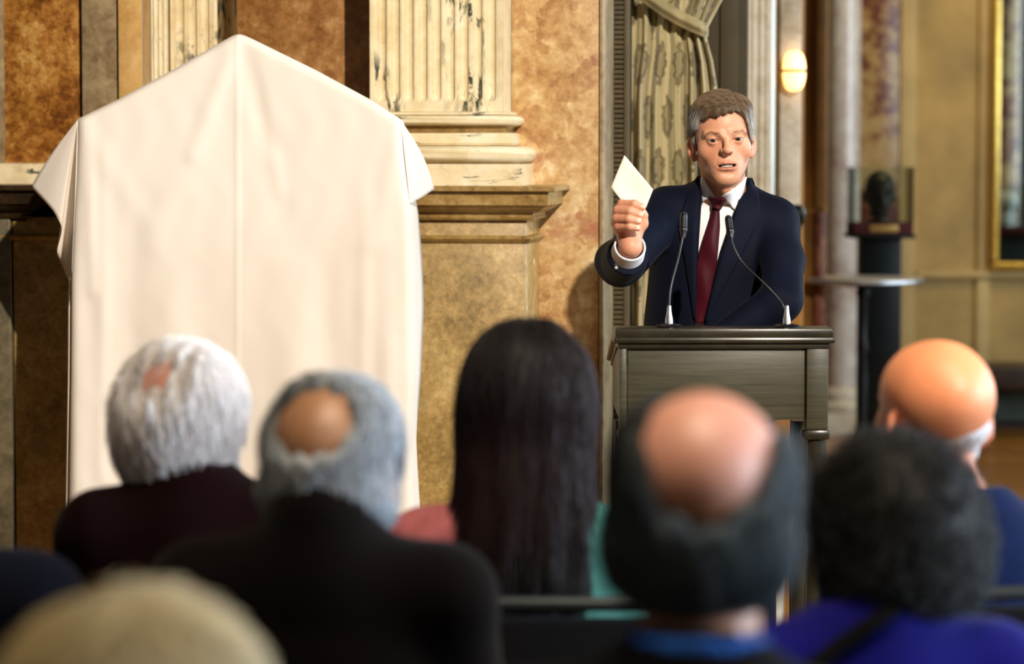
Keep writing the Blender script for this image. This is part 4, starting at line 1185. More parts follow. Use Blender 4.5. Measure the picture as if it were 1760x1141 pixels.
hm = surf(hair_sdf, lin(Ho[0]-.13, Ho[0]+.13, .003), lin(Ho[1]-.16, Ho[1]+.16, .003), lin(Ho[2]-.12, Ho[2]+.16, .003))
def hair_tone(q, n):
    side = np.clip((np.abs(q[:, 0])-0.048)/0.02, 0, 1)*np.clip((0.085-q[:, 2])/0.03, 0, 1)
    top, grey = np.array(s2l((118,96,72))), np.array(s2l((182,180,176)))
    c = top*(1-side[:, None])+grey*side[:, None]
    return c*n[:, None]
hv = np.asarray(hm.v, np.float32)
base_c = hair_tone(to_head(hv), np.full(len(hv), 0.55))
pick = RNG.choice(len(hv), 13000); roots = hv[pick]
def flow(p):
    q = to_head(p); d = np.zeros_like(q)
    left = q[:, 0] < 0.034
    topz = np.clip((q[:, 2]-0.055)/0.03, 0, 1)[:, None]
    t_ = np.where(left[:, None], v3(-1, -0.25, 0.05), v3(0.7, 0.35, -0.6)); s_ = v3(0, 0.35, -1)[None]
    return ((t_*topz+s_*(1-topz)).astype(np.float32))@HR.T
sv, sf, sid = strands(hair_sdf, roots, flow, 0.036, 0.00042, 6, lift=0.0016, jit=0.07)
_q = to_head(sv.astype(np.float32)).reshape(len(roots), -1, 3)
keep = ~((_q[..., 2] < 0.012) & (_q[..., 1] > -0.016) & (_q[..., 1] < 0.03)).any(1) & (np.abs(to_head(sv.astype(np.float32))[:, 0]).reshape(len(roots), -1).max(1) < 0.0820)
sf = sf.reshape(len(roots), -1, 4)[keep].reshape(-1, 4)
nz = RNG.uniform(0.6, 1.5, len(roots))
sc_ = hair_tone(to_head(sv.astype(np.float32)), nz[sid])
mm = to_mb([(hv, hm.f), (sv, sf)])
obj('hair', mm, M_HAIR, man, recalc=False, ang=180, col=np.concatenate([base_c, sc_]))
# eyebrows
bq = []
for sx_ in (-1, 1):
    x = RNG.uniform(0.012, 0.050, 130); bz = 0.0145+0.0035*np.clip((x-0.012)/0.02, 0, 1)-0.008*np.clip((x-0.034)/0.016, 0, 1)**2
    q = np.stack([x*sx_, np.full(130, -0.085)+0.3*np.maximum(0, x-.02), bz+RNG.normal(0, 0.0012, 130)], 1).astype(np.float32)
    bq.append(q)
hd_only = lambda p: head_sdf(to_head(p))*HS
for q in bq:
    pw = from_head(q); pw = pw-grad(hd_only, pw)*hd_only(pw)[:, None]
    sv, sf, sid = strands(hd_only, pw.astype(np.float32), lambda p: (np.sign(to_head(p)[:, 0])[:, None]*v3(1, 0, 0)+v3(0, 0, 0.3)).astype(np.float32)@HR.T, 0.007, 0.00026, 4, lift=0.0005, jit=0.15)
    mm = MB(); mm.v = sv; mm.f = sf
    tag(obj('eyebrow', mm, M_HAIR, man, recalc=False, ang=180, col=np.repeat(np.array(s2l((120,92,68)))[None], len(sv), 0)), kind='stuff')

# ---- clothes
def Vopen(p):
    """Negative inside the opening of the jacket front (a wedge along the viewing rays)."""
    d = p-CAM.astype(np.float32); yy = d[:, 1]*_c-d[:, 2]*_s; zz = d[:, 1]*_s+d[:, 2]*_c
    px = 880+FPX*d[:, 0]/yy; py = 570.5-FPX*zz/yy
    l = np.interp(py, [270, 310, 345, 422, 542, 600], [1199, 1206, 1206, 1201, 1195, 1192])
    r = np.interp(py, [270, 306, 340, 370, 430, 516, 551, 600], [1292, 1282, 1272, 1260, 1240, 1219, 1212, 1204])
    k = np.maximum(l-px, px-r)/700.0
    return np.maximum(k, (p[:, 1]-7.055))
SLV = A(1080, 438, 6.66)
CAX = (A(1086, 416, 6.635)-A(1073, 455, 6.735)); CAX = CAX/np.linalg.norm(CAX)
def sleeve(p):
    a = chain(p, [shL, elL, SLV], [0.062, 0.056, 0.048], 0.02)
    b = chain(p, [shR, A(1343, 450, 6.97), elR, wrR+(elR-wrR)*0.1], [0.058, 0.054, 0.050, 0.040], 0.02)
    cut = ((p-A(1079, 440, 6.68))@CAX)
    a = smax(a, cut, 0.003)
    return a, b
def wrinkle(p):
    a = np.sin(((p-elL)@v3(5, 30, 45))+4*wob(p, 9))*np.exp(-(np.linalg.norm(p-elL, axis=1)/0.09)**2)
    b = np.sin(((p-elR)@v3(40, 20, -38))+3*wob(p, 8))*np.exp(-(np.linalg.norm(p-elR-v3(0, 0, .05), axis=1)/0.10)**2)
    e = np.sin(((p-shR)@v3(36, 0, 26))+3*wob(p, 8))*np.exp(-(np.linalg.norm(p-shR-v3(-.02, 0, -.09), axis=1)/0.07)**2)
    return 0.0042*a+0.005*b+0.0035*e+0.0025*wob(p, 20)+0.0015*wob(p, 45)
def jacket_sdf(p):
    d = torso_sdf(p, 0.008)
    a, b = sleeve(p)
    d = smin(smin(d, a, 0.022), b, 0.022)
    col = rc(p, neck_b+v3(0, .035, -.02), from_head((0, 0.05, -0.135)), 0.078, 0.070)       # collar at the back of the neck
    d = smin(d, smax(col, -(p[:, 1]-7.03), 0.01), 0.02)
    d = d-wrinkle(p)
    hole = rc(p, neck_b+v3(0, .02, -.03), from_head((0, 0.022, -0.06)), 0.064, 0.062)
    d = smax(d, -hole, 0.004)
    d = smax(d, -Vopen(p), 0.005)
    return smax(d, (hips[2]-0.20)-p[:, 2], 0.01)
jm = surf(jacket_sdf, lin(0.02, 0.80, .0055), lin(6.56, 7.34, .0055), lin(0.78, 1.66, .0055))
jacket = obj('jacket', jm, M_SUIT, man, recalc=False, ang=180)
def shirt_sdf(p):
    d = torso_sdf(p, -0.006)
    nk = rc(p, neck_b+v3(0, .018, -.03), from_head((0, 0.022, -0.10)), 0.066, 0.0615)
    d = smin(d, nk, 0.02)
    ax = from_head((0, 0.022, -0.06))-neck_b; ax = ax/np.linalg.norm(ax)
    h = (p-(neck_b+v3(0, .01, 0)))@ax
    d = smax(d, h-0.030-0.10*(p[:, 1]-neck_b[1]), 0.002)                                     # collar top edge
    hole = rc(p, neck_b+v3(0, .02, 0.0), from_head((0, 0.022, -0.06)), 0.0575, 0.0575)
    d = smax(d, -np.maximum(hole, -(h-0.002)), 0.002)
    d = d-0.0022*np.sin(p[:, 0]*90+p[:, 2]*40+2*wob(p, 12))*np.clip((1.52-p[:, 2])*8, 0, 1)
    return smax(d, hips[2]-0.02-p[:, 2], 0.01)
sm_ = surf(shirt_sdf, lin(0.2, 0.80, .004), lin(6.88, 7.30, .004), lin(1.0, 1.66, .004))
obj('shirt', sm_, M_SHIRT, man, recalc=False, ang=180)
# shirt cuff of the raised arm with its button
cd_ = CAX
c1 = A(1083, 423, 6.65); c0 = c1-cd_*0.05
def cuff_sdf(p):
    d = rc(p, c0, c1, 0.0405, 0.0375)
    h = (p-c1)@cd_
    d = smax(d, h, 0.002); d = smax(d, -(h+0.045), 0.002)
    return smax(d, -(rc(p, c0-cd_*.02, c1+cd_*.03, 0.0345, 0.0325)), 0.001)
cm = surf(cuff_sdf, lin(wrL[0]-.07, wrL[0]+.07, .002), lin(wrL[1]-.07, wrL[1]+.14, .002), lin(wrL[2]-.10, wrL[2]+.06, .002))
obj('shirt_cuff', cm, M_SHIRT, man, recalc=False, ang=180)

def march(sdf, px, py, Y0=6.5, Y1=7.3):
    p = at(px, py, np.full(np.shape(px), Y0)).reshape(-1, 3).astype(np.float32); d = ray(px, py).reshape(-1, 3).astype(np.float32)
    d /= np.linalg.norm(d, axis=1)[:, None]; tot = np.zeros(len(p))
    for _ in range(60):
        s_ = sdf(p); s_ = np.clip(s_*0.8, -0.02, 0.08); p = p+d*s_[:, None]; tot += s_
        p = np.where((p[:, 1] > Y1)[:, None], p-d*0.01, p).astype(np.float32)
    return p.reshape(*np.shape(px), 3)
def patch(name, left, right, nr, nc, sdf, off, m, thick=0.004, puff=0.0, smooth=2, parent=None, Y0=6.5, Y1=7.3):
    """A strip of cloth laid on a surface between two edge lines given in target pixels."""
    left, right = np.array(left, float), np.array(right, float)
    def rs(q):
        s_ = np.concatenate([[0], np.cumsum(np.linalg.norm(np.diff(q, axis=0), axis=1))]); s_ /= s_[-1]
        u = np.linspace(0, 1, nr); return np.stack([np.interp(u, s_, q[:, 0]), np.interp(u, s_, q[:, 1])], 1)
    l, r = rs(left), rs(right); u = np.linspace(0, 1, nc)
    G = l[:, None]*(1-u[None, :, None])+r[:, None]*u[None, :, None]
    P = march(sdf, G[..., 0], G[..., 1], Y0, Y1).astype(float)
    err = np.abs(sdf(P.reshape(-1, 3).astype(np.float32))).reshape(P.shape[:2]); bad = err > 0.006
    if bad.any() and (~bad).any():               # beyond the outline: take the depth of the nearest point that lies on the cloth
        gi = np.argwhere(~bad)
        for i, j in np.argwhere(bad):
            a_, b_ = gi[((gi-[i, j])**2).sum(1).argmin()]
            P[i, j] = at(G[i, j, 0], G[i, j, 1], P[a_, b_, 1])
    for _ in range(smooth):
        Q = P.copy(); Q[1:-1, 1:-1] = (P[:-2, 1:-1]+P[2:, 1:-1]+P[1:-1, :-2]+P[1:-1, 2:]+4*P[1:-1, 1:-1])/8; P = Q
    N = -ray(G[..., 0], G[..., 1]); N /= np.linalg.norm(N, axis=2)[..., None]
    P = P+N*(off+puff*np.sin(np.pi*u)[None, :, None]*1.0)
    mb = MB().grid(P)
    o = obj(name, mb, m, parent or man, recalc=False, ang=180)
    sd = o.modifiers.new('thickness', 'SOLIDIFY'); sd.thickness = thick; sd.offset = 0
    return o
def front_sdf(p): return np.minimum(shirt_sdf(p), body_sdf(p))
def body_neck(p): return rc(p, from_head((0, 0.022, -0.085)), neck_b+v3(0, .02, -.03), 0.054, 0.060)
# collar leaves, tie, lapels
patch('collar_leaf', [(1205, 304), (1204, 325), (1205, 347)], [(1210, 306), (1219, 323), (1229, 337)], 14, 10, front_sdf, 0.007, M_SHIRT, 0.003, 0.002)
patch('collar_leaf', [(1276, 311), (1259, 326), (1239, 338)], [(1283, 304), (1276, 335), (1264, 361)], 14, 10, front_sdf, 0.007, M_SHIRT, 0.003, 0.002)
patch('tie', [(1225, 353), (1222, 372), (1206, 422), (1197, 456), (1195, 500), (1195, 556)], [(1236, 358), (1237, 390), (1232, 456), (1224, 499), (1216, 530), (1210, 556)], 60, 12, shirt_sdf, 0.010, M_TIE, 0.004, 0.004)
patch('tie_knot', [(1218, 338), (1221, 346), (1225, 357)], [(1249, 343), (1243, 352), (1236, 361)], 12, 10, front_sdf, 0.014, M_TIE, 0.006, 0.008)
patch('lapel', [(1199, 303), (1184, 330), (1172, 362), (1166, 390), (1178, 450), (1193, 548)], [(1207, 305), (1206.5, 330), (1206, 360), (1202, 422), (1199, 470), (1196, 550)], 40, 12, jacket_sdf, 0.004, M_SUIT, 0.004, 0.002)
patch('lapel', [(1282, 306), (1272, 340), (1260, 371), (1240, 431), (1219, 517), (1212, 552)], [(1292, 306), (1302, 330), (1306, 356), (1299, 392), (1258, 470), (1214, 554)], 40, 12, jacket_sdf, 0.004, M_SUIT, 0.004, 0.002)
# sleeve buttons
for x, y in ((1060, 453), (1063, 447), (1059, 460)):
    p = march(jacket_sdf, np.array([float(x)]), np.array([float(y)]))[0]
    obj('sleeve_button', ico(p+np.array([0, -0.001, 0]), 0.0042, 2, (1, .5, 1)), M_BUTTON, man, ang=180)
p = march(cuff_sdf, np.array([1085.0]), np.array([440.0]))[0]
obj('cuff_button', ico(p, 0.004, 2, (1, .5, 1)), M_BUTTON, man, ang=180)
def trouser_sdf(p):
    d = ell(p, hips, (0.168, 0.125, 0.15))
    lg = np.minimum(chain(p, [hips+v3(-.08, 0, -.05), kneeA, ankA], [.10, .078, .066]), chain(p, [hips+v3(.08, 0, -.05), kneeB, ankB], [.10, .078, .066]))
    d = smin(d, lg, .03); return np.maximum(d, 0.07-p[:, 2])
obj('trousers', surf(trouser_sdf, lin(0.1, .8, .012), lin(6.85, 7.4, .012), lin(.04, 1.2, .012)), M_SUIT, man, recalc=False, ang=180)
for an in (ankA, ankB):
    f = lambda p: np.maximum(smin(ell(p, an+v3(0, -.09, -.055), (.045, .13, .05)), rc(p, an, an+v3(0, .02, -.05), .045, .042), .02), 0.004-p[:, 2])
    obj('shoe', surf(f, lin(an[0]-.07, an[0]+.07, .008), lin(an[1]-.25, an[1]+.1, .008), lin(0, .15, .008)), M_SHOE, man, recalc=False, ang=180)

# the folded paper in his hand
def sheet_quad(cs, Ys, n=14, bend=0.004, ph=0.0):
    c4 = [at(x, y, Y) for (x, y), Y in zip(cs, Ys)]
    u = np.linspace(0, 1, n); G = np.zeros((n, n, 3))
    for i, a in enumerate(u):
        for j, b in enumerate(u):
            G[i, j] = (c4[0]*(1-a)+c4[1]*a)*(1-b)+(c4[3]*(1-a)+c4[2]*a)*b
            G[i, j, 1] += bend*math.sin(math.pi*a+ph)*math.sin(math.pi*b)
    return G
pa = MB()
pa.grid(sheet_quad([(1073, 267), (1121, 325), (1098, 382), (1050, 322)], [6.628, 6.628, 6.617, 6.617], bend=0.003))
pa.grid(sheet_quad([(1074, 267.5), (1122.5, 325.5), (1100, 383), (1051, 322.5)], [6.632, 6.6335, 6.622, 6.620], bend=0.001))
pp = obj('folded_paper', pa, M_PAPER, org=tuple(at(1086, 325, 6.62)), ang=180)
sd = pp.modifiers.new('thickness', 'SOLIDIFY'); sd.thickness = 0.001; sd.offset = 0
tag(pp, 'folded cream paper held up in the speaking man\'s hand', 'paper')

# ------------------------------------------------------------------ chairs and seated audience, seen from behind
def make_chair():
    t = thing('chair', 'x', 'chair', (0, 0, 0))
    obj('seat', MB().box(-.22, .22, -.22, .22, .42, .47), M_CHAIRPAD, t, bevel=.02)
    G = np.zeros((10, 14, 3))
    bk = MB(); bk.box(-.215, .215, -.262, -.225, .55, 1.0)
    obj('backrest', bk, M_CHAIRPAD, t, bevel=.016)
    obj('top_rail', MB().tube([(-.235, -.245, .955), (-.225, -.25, 1.0), (-.19, -.252, 1.02), (.19, -.252, 1.02), (.225, -.25, 1.0), (.235, -.245, .955)], .011, 10), M_CHAIRMETAL, t, ang=80)
    for s in (-1, 1):
        obj('leg', MB().tube([(s*.21, .20, .43), (s*.22, .22, .0)], .011, 10), M_CHAIRMETAL, t)
        obj('leg', MB().tube([(s*.235, -.245, .96), (s*.22, -.20, .45), (s*.22, -.26, 0)], .011, 10), M_CHAIRMETAL, t)
    obj('seat_frame', MB().box(-.20, .20, -.21, .21, .40, .42), M_CHAIRMETAL, t)
    return t
chair0 = make_chair()
first = [True]
def copy_tree(o):
    c = o.copy(); COL.objects.link(c)
    for ch in list(o.children):
        k = ch.copy(); COL.objects.link(k); k.parent = c
    return c
def place_chair(x, y, rz, label):
    c = chair0 if first[0] else copy_tree(chair0); first[0] = False
    c.location = (x, y, 0); c.rotation_euler = (0, 0, rz); tag(c, label, 'chair', 'audience chairs')
    return c

LAST = {}
def person(px, top, d, who, chair_label, hair, yaw=0, head_yaw=0, head_pitch=0, head_roll=0, hs=1.0, lean=0.0, sh_drop=0.0, shw=0.20, coat=None, coat_name='jacket',
           skin_tone=(206,146,112), scalp=None, collar=None, head_dx=0.0, coat_cols=None, vox=0.008, bald=None, neck_len=0.0, sho_up=0.0):
    rng = np.random.default_rng(abs(int(px)))
    T = at(px, top, d).astype(np.float32)                    # top of the hair
    ho = T-v3(0, 0, (0.116+hair.get('h', 0.012))*hs)         # head origin
    phi = R(180+yaw); Rb = rotm(180+yaw).astype(np.float32)
    Rh = (rotm(180+yaw+head_yaw, head_pitch, head_roll)).astype(np.float32)
    th_ = lambda p: ((p-ho)@Rh)/hs
    # torso frame: origin under the hips
    fwd = Rb@v3(0, -1, 0); rt = Rb@v3(1, 0, 0)
    base = np.array([ho[0]-head_dx, ho[1], 0], np.float32)-fwd*0.07
    B = lambda x, y, z: (base+rt*x-fwd*y).astype(np.float32)+v3(0, 0, z)      # y < 0 is forward
    zt_ = T[2]; szz = zt_-0.335*hs-sh_drop
    nb_ = B(0, 0.0, szz+0.055+sho_up)
    r_ = thing('person', who, 'person', (float(base[0]), float(base[1]), 0))
    lo = lambda p: (p-v3(*base))@np.stack([rt, -fwd, v3(0, 0, 1)], 1).astype(np.float32)
    S = [B(-shw*.86, -lean, szz), B(shw*.86, -lean, szz)]; E = [B(-shw*1.06, -.04-lean, szz-.27), B(shw*1.06, -.04-lean, szz-.27)]
    Wr = [B(-.09, -.30, .66), B(.09, -.30, .66)]
    K = [B(-.10, -.41, .53), B(.10, -.41, .53)]; Hp = [B(-.09, -.02, .56), B(.09, -.02, .56)]; An = [B(-.11, -.38, .09), B(.11, -.38, .09)]
    def tor(p, e):
        q = lo(p)
        dd = ell(q, (0, 0.0-lean*.7, szz-.16), (0.168+e, .105+e, .22+e))
        dd = smin(dd, ell(q, (0, 0.0-lean*.3, szz-.36), (.165+e, .115+e, .20+e)), .06)
        dd = smin(dd, ell(q, (0, 0.02, .60), (.175+e, .13+e, .13+e)), .06)
        for s_ in S: dd = smin(dd, rc(p, nb_-v3(0, 0, .03), s_, .058+e, .056+e), .05)
        return dd
    arms = lambda p, e: np.minimum(chain(p, [S[0], E[0], Wr[0]], [.050+e, .042+e, .030+e], .02), chain(p, [S[1], E[1], Wr[1]], [.050+e, .042+e, .030+e], .02))
    legs = lambda p, e: np.minimum(chain(p, [Hp[0], K[0], An[0]], [.080+e, .060+e, .042+e], .01), chain(p, [Hp[1], K[1], An[1]], [.080+e, .060+e, .042+e], .01))
    def hands(p):
        dd = None
        for i, w_ in enumerate(Wr):
            sgn = 1 if i else -1
            c_ = w_-rt*sgn*.03+fwd*.05-v3(0, 0, .02)
            h_ = smin(ell(p, c_, (.04, .045, .016)), rc(p, w_, c_, .025, .02), .02)
            for j in range(4):
                f0 = c_+fwd*.035+rt*(j-1.5)*.019
                h_ = smin(h_, chain(p, [f0, f0+fwd*.035, f0+fwd*.055-v3(0, 0, .014)], [.0092, .0085, .0072]), .003)
            h_ = smin(h_, rc(p, c_-rt*sgn*.03, c_-rt*sgn*.05+fwd*.04, .0105, .0085), .006)
            dd = h_ if dd is None else np.minimum(dd, h_)
        return dd
    def body(p):
        dd = head_sdf(th_(p))*hs
        jn = (np.float32((0, .024, -.085))*hs)@Rh.T+ho
        dd = smin(dd, rc(p, jn, nb_-v3(0, 0, .02), .054*hs, .060), .025)
        dd = smin(dd, tor(p, -.012), .03); dd = smin(dd, arms(p, -.006), .01); dd = smin(dd, legs(p, -.006), .02)
        return smin(dd, hands(p), .006)
    x0_, x1_ = base[0]-.36, base[0]+.36; y0_, y1_ = base[1]-.25, base[1]+.62
    bmm = surf(body, lin(min(x0_, ho[0]-.13), max(x1_, ho[0]+.13), vox), lin(y0_, y1_, vox), lin(.04, zt_+.02, vox))
    bv = np.asarray(bmm.v, np.float32); L = th_(bv)
    cc = skin_colour(L, base=np.array(s2l(skin_tone)))
    if scalp is not None:
        k = np.clip((L[:, 2]-0.015)/.03, 0, 1)[:, None]*np.clip((L[:, 1]+.09)/.03, 0, 1)[:, None]; cc = cc*(1-k)+np.array(s2l(scalp))*k
    obj('body', bmm, M_SKIN, r_, recalc=False, ang=180, col=cc)
    for sx_ in (-1, 1):
        e = ico((EYE[0]*sx_, EYE[1], 0), .0124, 3); vv = np.array(e.v); e.v = (vv*hs)@Rh.T.astype(float)+ho
        ce = np.repeat(np.array(s2l((214,200,190)))[None], len(vv), 0); ce[vv[:, 1] < EYE[1]-.0105] = s2l((60,46,36))
        obj('eye', e, M_EYE, r_, recalc=False, ang=180, col=ce)
    # clothes
    def coat_sdf(p):
        dd = smin(tor(p, .014), arms(p, .016), .025)
        cl = rc(p, nb_-v3(0, 0, .05), nb_+v3(0, 0, .012+neck_len)-fwd*.004, .088, .071)
        dd = smin(dd, cl, .03)
        hole = rc(p, nb_+v3(0, 0, .0), nb_+v3(0, 0, .12)+fwd*.03, .060, .064)
        dd = smax(dd, -hole, .006)
        for w_ in Wr: dd = smax(dd, -(sph(p, w_+fwd*.06, .066)), .004)
        dd = dd-.006*wob(p, 14)-.003*wob(p, 34)
        return smax(dd, .50-p[:, 2], .01)
    cmm = surf(coat_sdf, lin(x0_, x1_, .010), lin(y0_, y1_, .010), lin(.46, zt_-.12, .010))
    if coat_cols is not None:
        q = lo(np.asarray(cmm.v, np.float32)); k = np.clip((q[:, 0]*-1+0.0)/.04+.5, 0, 1)[:, None]
        a_, b_ = (np.array(s2l(c_)) for c_ in coat_cols)
        obj(coat_name, cmm, M_BLOUSE, r_, recalc=False, ang=180, col=a_*(1-k)+b_*k)
    else:
        obj(coat_name, cmm, coat, r_, recalc=False, ang=180)
    if collar is not None:
        def col_sdf(p):
            dd = rc(p, nb_-v3(0, 0, .02), nb_+v3(0, 0, .034+neck_len)-fwd*.002, .081, .069)
            dd = smax(dd, -rc(p, nb_-v3(0, 0, .06), nb_+v3(0, 0, .09), .066, .0605), .002)
            q = lo(p)[:, 2]-(szz+.055)
            return smax(dd, np.abs(q-.030-neck_len)-.034, .003)
        obj('shirt_collar', surf(col_sdf, lin(nb_[0]-.13, nb_[0]+.13, .006), lin(nb_[1]-.13, nb_[1]+.13, .006), lin(nb_[2]-.1, nb_[2]+.16, .006)), collar, r_, recalc=False, ang=180)
    tm = surf(lambda p: np.maximum(smin(legs(p, .014), ell(lo(p), (0, .02, .59), (.19, .145, .11)), .03), .06-p[:, 2]), lin(x0_, x1_, .016), lin(y0_, y1_, .016), lin(.03, .76, .016))
    obj('trousers', tm, M_SUIT if coat is None else coat, r_, recalc=False, ang=180)
    for an in An:
        f = lambda p: np.maximum(smin(ell(p-an, -v3(0, 0, .05)+fwd*.06, (.05, .12, .045)), rc(p, an, an-v3(0, 0, .05), .048, .045), .02), .003-p[:, 2])
        obj('shoe', surf(f, lin(an[0]-.1, an[0]+.1, .012), lin(an[1]-.12, an[1]+.22, .012), lin(-.012, .16, .012)), M_SHOE, r_, recalc=False, ang=180)
    # hair
    def hs_sdf(p):
        q = th_(p); dd = hair['sdf'](q); return dd*hs*.9
    e = hair.get('ext', (.15, .16, .15, .17))          # x, y half sizes, down, up
    hm = surf(hs_sdf, lin(ho[0]-e[0], ho[0]+e[0], hair.get('vox', .005)), lin(ho[1]-e[1], ho[1]+e[1], hair.get('vox', .005)), lin(ho[2]-e[2], ho[2]+e[3], hair.get('vox', .005)))
    hv = np.asarray(hm.v, np.float32)
    tone = hair['tone']
    parts = [(hv, hm.f)]; cols = [tone(th_(hv), np.full(len(hv), .85))]
    if hair.get('n', 0):
        qv = th_(hv); okv = np.where(skull_off(qv) > .0012)[0]
        rt_ = hv[rng.choice(okv, hair['n'])]
        fl = lambda p: hair['flow'](th_(p)).astype(np.float32)@Rh.T
        sv, sf, sid = strands(hs_sdf, rt_, fl, hair.get('len', .04), hair.get('rad', .0009), hair.get('k', 6), lift=hair.get('lift', .005), jit=hair.get('jit', .3), curl=hair.get('curl', 0))
        nz = rng.uniform(.8, 1.4, hair['n']); parts.append((sv, sf)); cols.append(tone(th_(sv.astype(np.float32)), nz[sid]))
    obj('hair', to_mb(parts), M_HAIR, r_, recalc=False, ang=180, col=np.concatenate(cols))
    place_chair(float(base[0]), float(base[1])+0.0, R(yaw), chair_label)
    LAST['coat'] = coat_sdf
    return r_

def cap(h, bald=None, nape=-0.075, face=True, rough=0.0, fq=60, bulk=None, top=0.0, streak=.004):
    """Hair shell over the skull; bald = ellipsoid (centre, radii) left bare."""
    def f(q):
        d = skull_off(q)-h-top*np.clip((q[:, 2]-.02)/.06, 0, 1)
        if bulk is not None:
            for c_, r_ in bulk: d = smin(d, ell(q, c_, r_), .03)
        if rough: d = d-rough*wob(q, fq)-rough*.5*wob(q, fq*2.2)
        d = smax(d, -rbox(q, (0, -.13, -.045), (.064, .10, .105), .03), .01)          # the face
        d = smax(d, nape-q[:, 2], .012)
        m = q.copy(); m[:, 0] = np.abs(q[:, 0])
        d = smax(d, -ell(m, (.084, .006, -.022), (.020, .028, .036)), .006)
        if bald is not None:                       # the hair thins out to nothing towards the bare crown
            bd = ell(q, bald[0], bald[1])+.010*wob(q, 60)+.006*wob(q, 130)+streak*np.sin(q[:, 0]*230+4*wob(q, 25))
            d = d+(1-np.clip(bd/bald[2], 0, 1))*(h+.012)
        return d
    return f
def tone2(a, b, fq=25, thr=0.0):
    a, b = np.array(s2l(a)), np.array(s2l(b))
    def f(q, n):
        k = np.clip(.5+1.6*(wob(q, fq)-thr), 0, 1)[:, None]
        return (a*(1-k)+b*k)*n[:, None]
    return f
def fall(crown=(0, .055, .10)):
    def f(q):
        d = q-v3(*crown); d = d/(np.linalg.norm(d, axis=1)[:, None]+1e-6); d = d*.8; d[:, 2] -= .75; return d
    return f
M_MAROON = fabric('dark maroon wool', (24,5,8), 0.95, 0.05)
M_BROWNCOAT = fabric('dark brown wool', (9,4,4), 0.95, 0.05)
M_BLACKCOAT = fabric('black wool', (6,6,8), 0.95, 0.05)
M_ROYAL = fabric('royal blue wool', (12,11,98), 0.9, 0.1)
M_NAVYCOAT = fabric('navy blue wool', (14,28,66), 0.9, 0.1)
M_NAVYDARK = fabric('dark navy wool', (8,12,26), 0.95, 0.05)
M_BLUESHIRT = fabric('blue shirt cotton', (34,92,184), 0.8, 0.1)
M_WHITECOLLAR = fabric('dark shirt collar', (40,16,16), 0.9, 0.05)

# white-haired man
person(312, 586, 4.45, 'white-haired man in dark maroon jacket sitting before the draped sheet', 'black chair of the white-haired man before the draped sheet',
       dict(sdf=cap(.013, bald=((.016, .088, .074), (.030, .036, .036), .040), streak=.016, nape=-.098, rough=.008, fq=45, bulk=[((0, .045, -.03), (.081, .078, .070)), ((0, .03, .03), (.086, .105, .09))]), tone=tone2((228,224,222), (248,246,248), 30), flow=fall((.02, .05, .11)),
            n=4200, len=.042, rad=.0010, lift=.006, jit=.20, h=.014),
       yaw=4, head_yaw=-14, head_pitch=4, coat=M_MAROON, scalp=(226,166,148), hs=1.06, shw=.165, sh_drop=-.06, head_dx=-.02)
# grey-haired man with a tan crown
person(577, 632, 3.75, 'grey-haired man with thin tan crown in dark brown coat', 'black chair of the grey-haired man in brown coat',
       dict(sdf=cap(.011, bald=((.004, .086, .078), (.042, .048, .030), .030), nape=-.082, rough=.005, fq=50, bulk=[((0, .05, -.03), (.082, .068, .055))]), tone=tone2((112,118,122), (200,208,216), 22), flow=fall((0, .03, .10)),
            n=3600, len=.034, rad=.0009, lift=.004, jit=.22, h=.010),
       yaw=-4, head_yaw=-12, head_pitch=-6, coat=M_BROWNCOAT, scalp=(168,124,92), hs=1.02, shw=.185, head_dx=.01, sh_drop=-.05, neck_len=.03)
# woman with long dark hair
def long_hair(q):
    d = skull_off(q)-.016
    d = smin(d, ell(q, (0, .02, .035), (.086, .112, .098)), .02)
    d = smin(d, rc(q*v3(.90, 1, 1), (0, .045, -.02), (0, .095, -.25), .086, .092), .04)
    d = smin(d, rc(q*v3(.86, 1.1, 1), (0, .08, -.20), (-.010, .10, -.35), .084, .056), .04)
    d = smax(d, -rbox(q, (0, -.14, -.055), (.058, .10, .115), .03), .012)
    d = smax(d, -(q[:, 1]+.06), .02)
    low = np.clip((-q[:, 2]-.02)*5, 0.15, 1)
    return d-low*(.004*np.sin(q[:, 0]*120+3*wob(q, 14))+.004*wob(q, 30))
person(908, 549, 4.4, 'woman with long dark hair wearing pink and teal', 'black chair of the long-haired woman in pink and teal',
       dict(sdf=long_hair, tone=tone2((13,8,8), (40,23,26), 18, .15), flow=lambda q: np.where((q[:, 2] > .02)[:, None], (q-v3(0, .02, .11))*v3(1, 1, .4)*9-v3(0, 0, .4), v3(0, .05, -1)+q*0),
            n=5200, len=.10, rad=.0010, k=8, lift=.003, jit=.06, h=.016, ext=(.17, .20, .46, .17), vox=.006),
       yaw=-2, head_yaw=-4, head_pitch=2, coat_cols=((196,114,120), (74,134,126)), coat_name='blouse', hs=1.06, shw=.178, sh_drop=.0, skin_tone=(196,132,104))
# balding man in front
person(1211, 655, 2.68, 'balding man with pink crown and dark grey hair, blue shirt collar', 'black chair of the balding man with blue collar',
       dict(sdf=cap(.011, bald=((-.012, .036, .084), (.046, .115, .078), .026), nape=-.080, rough=.006, fq=42, bulk=[((0, .045, -.030), (.087, .072, .058))]), tone=tone2((32,38,42), (92,106,114), 24), flow=fall((0, .03, .10)),
            n=4000, len=.036, rad=.0008, lift=.004, jit=.3, h=.002),
       yaw=-8, head_yaw=-4, head_pitch=-5, coat=M_BLACKCOAT, scalp=(210,152,132), hs=1.02, shw=.195, collar=M_BLUESHIRT, sh_drop=.0, neck_len=.004, skin_tone=(190,130,96))
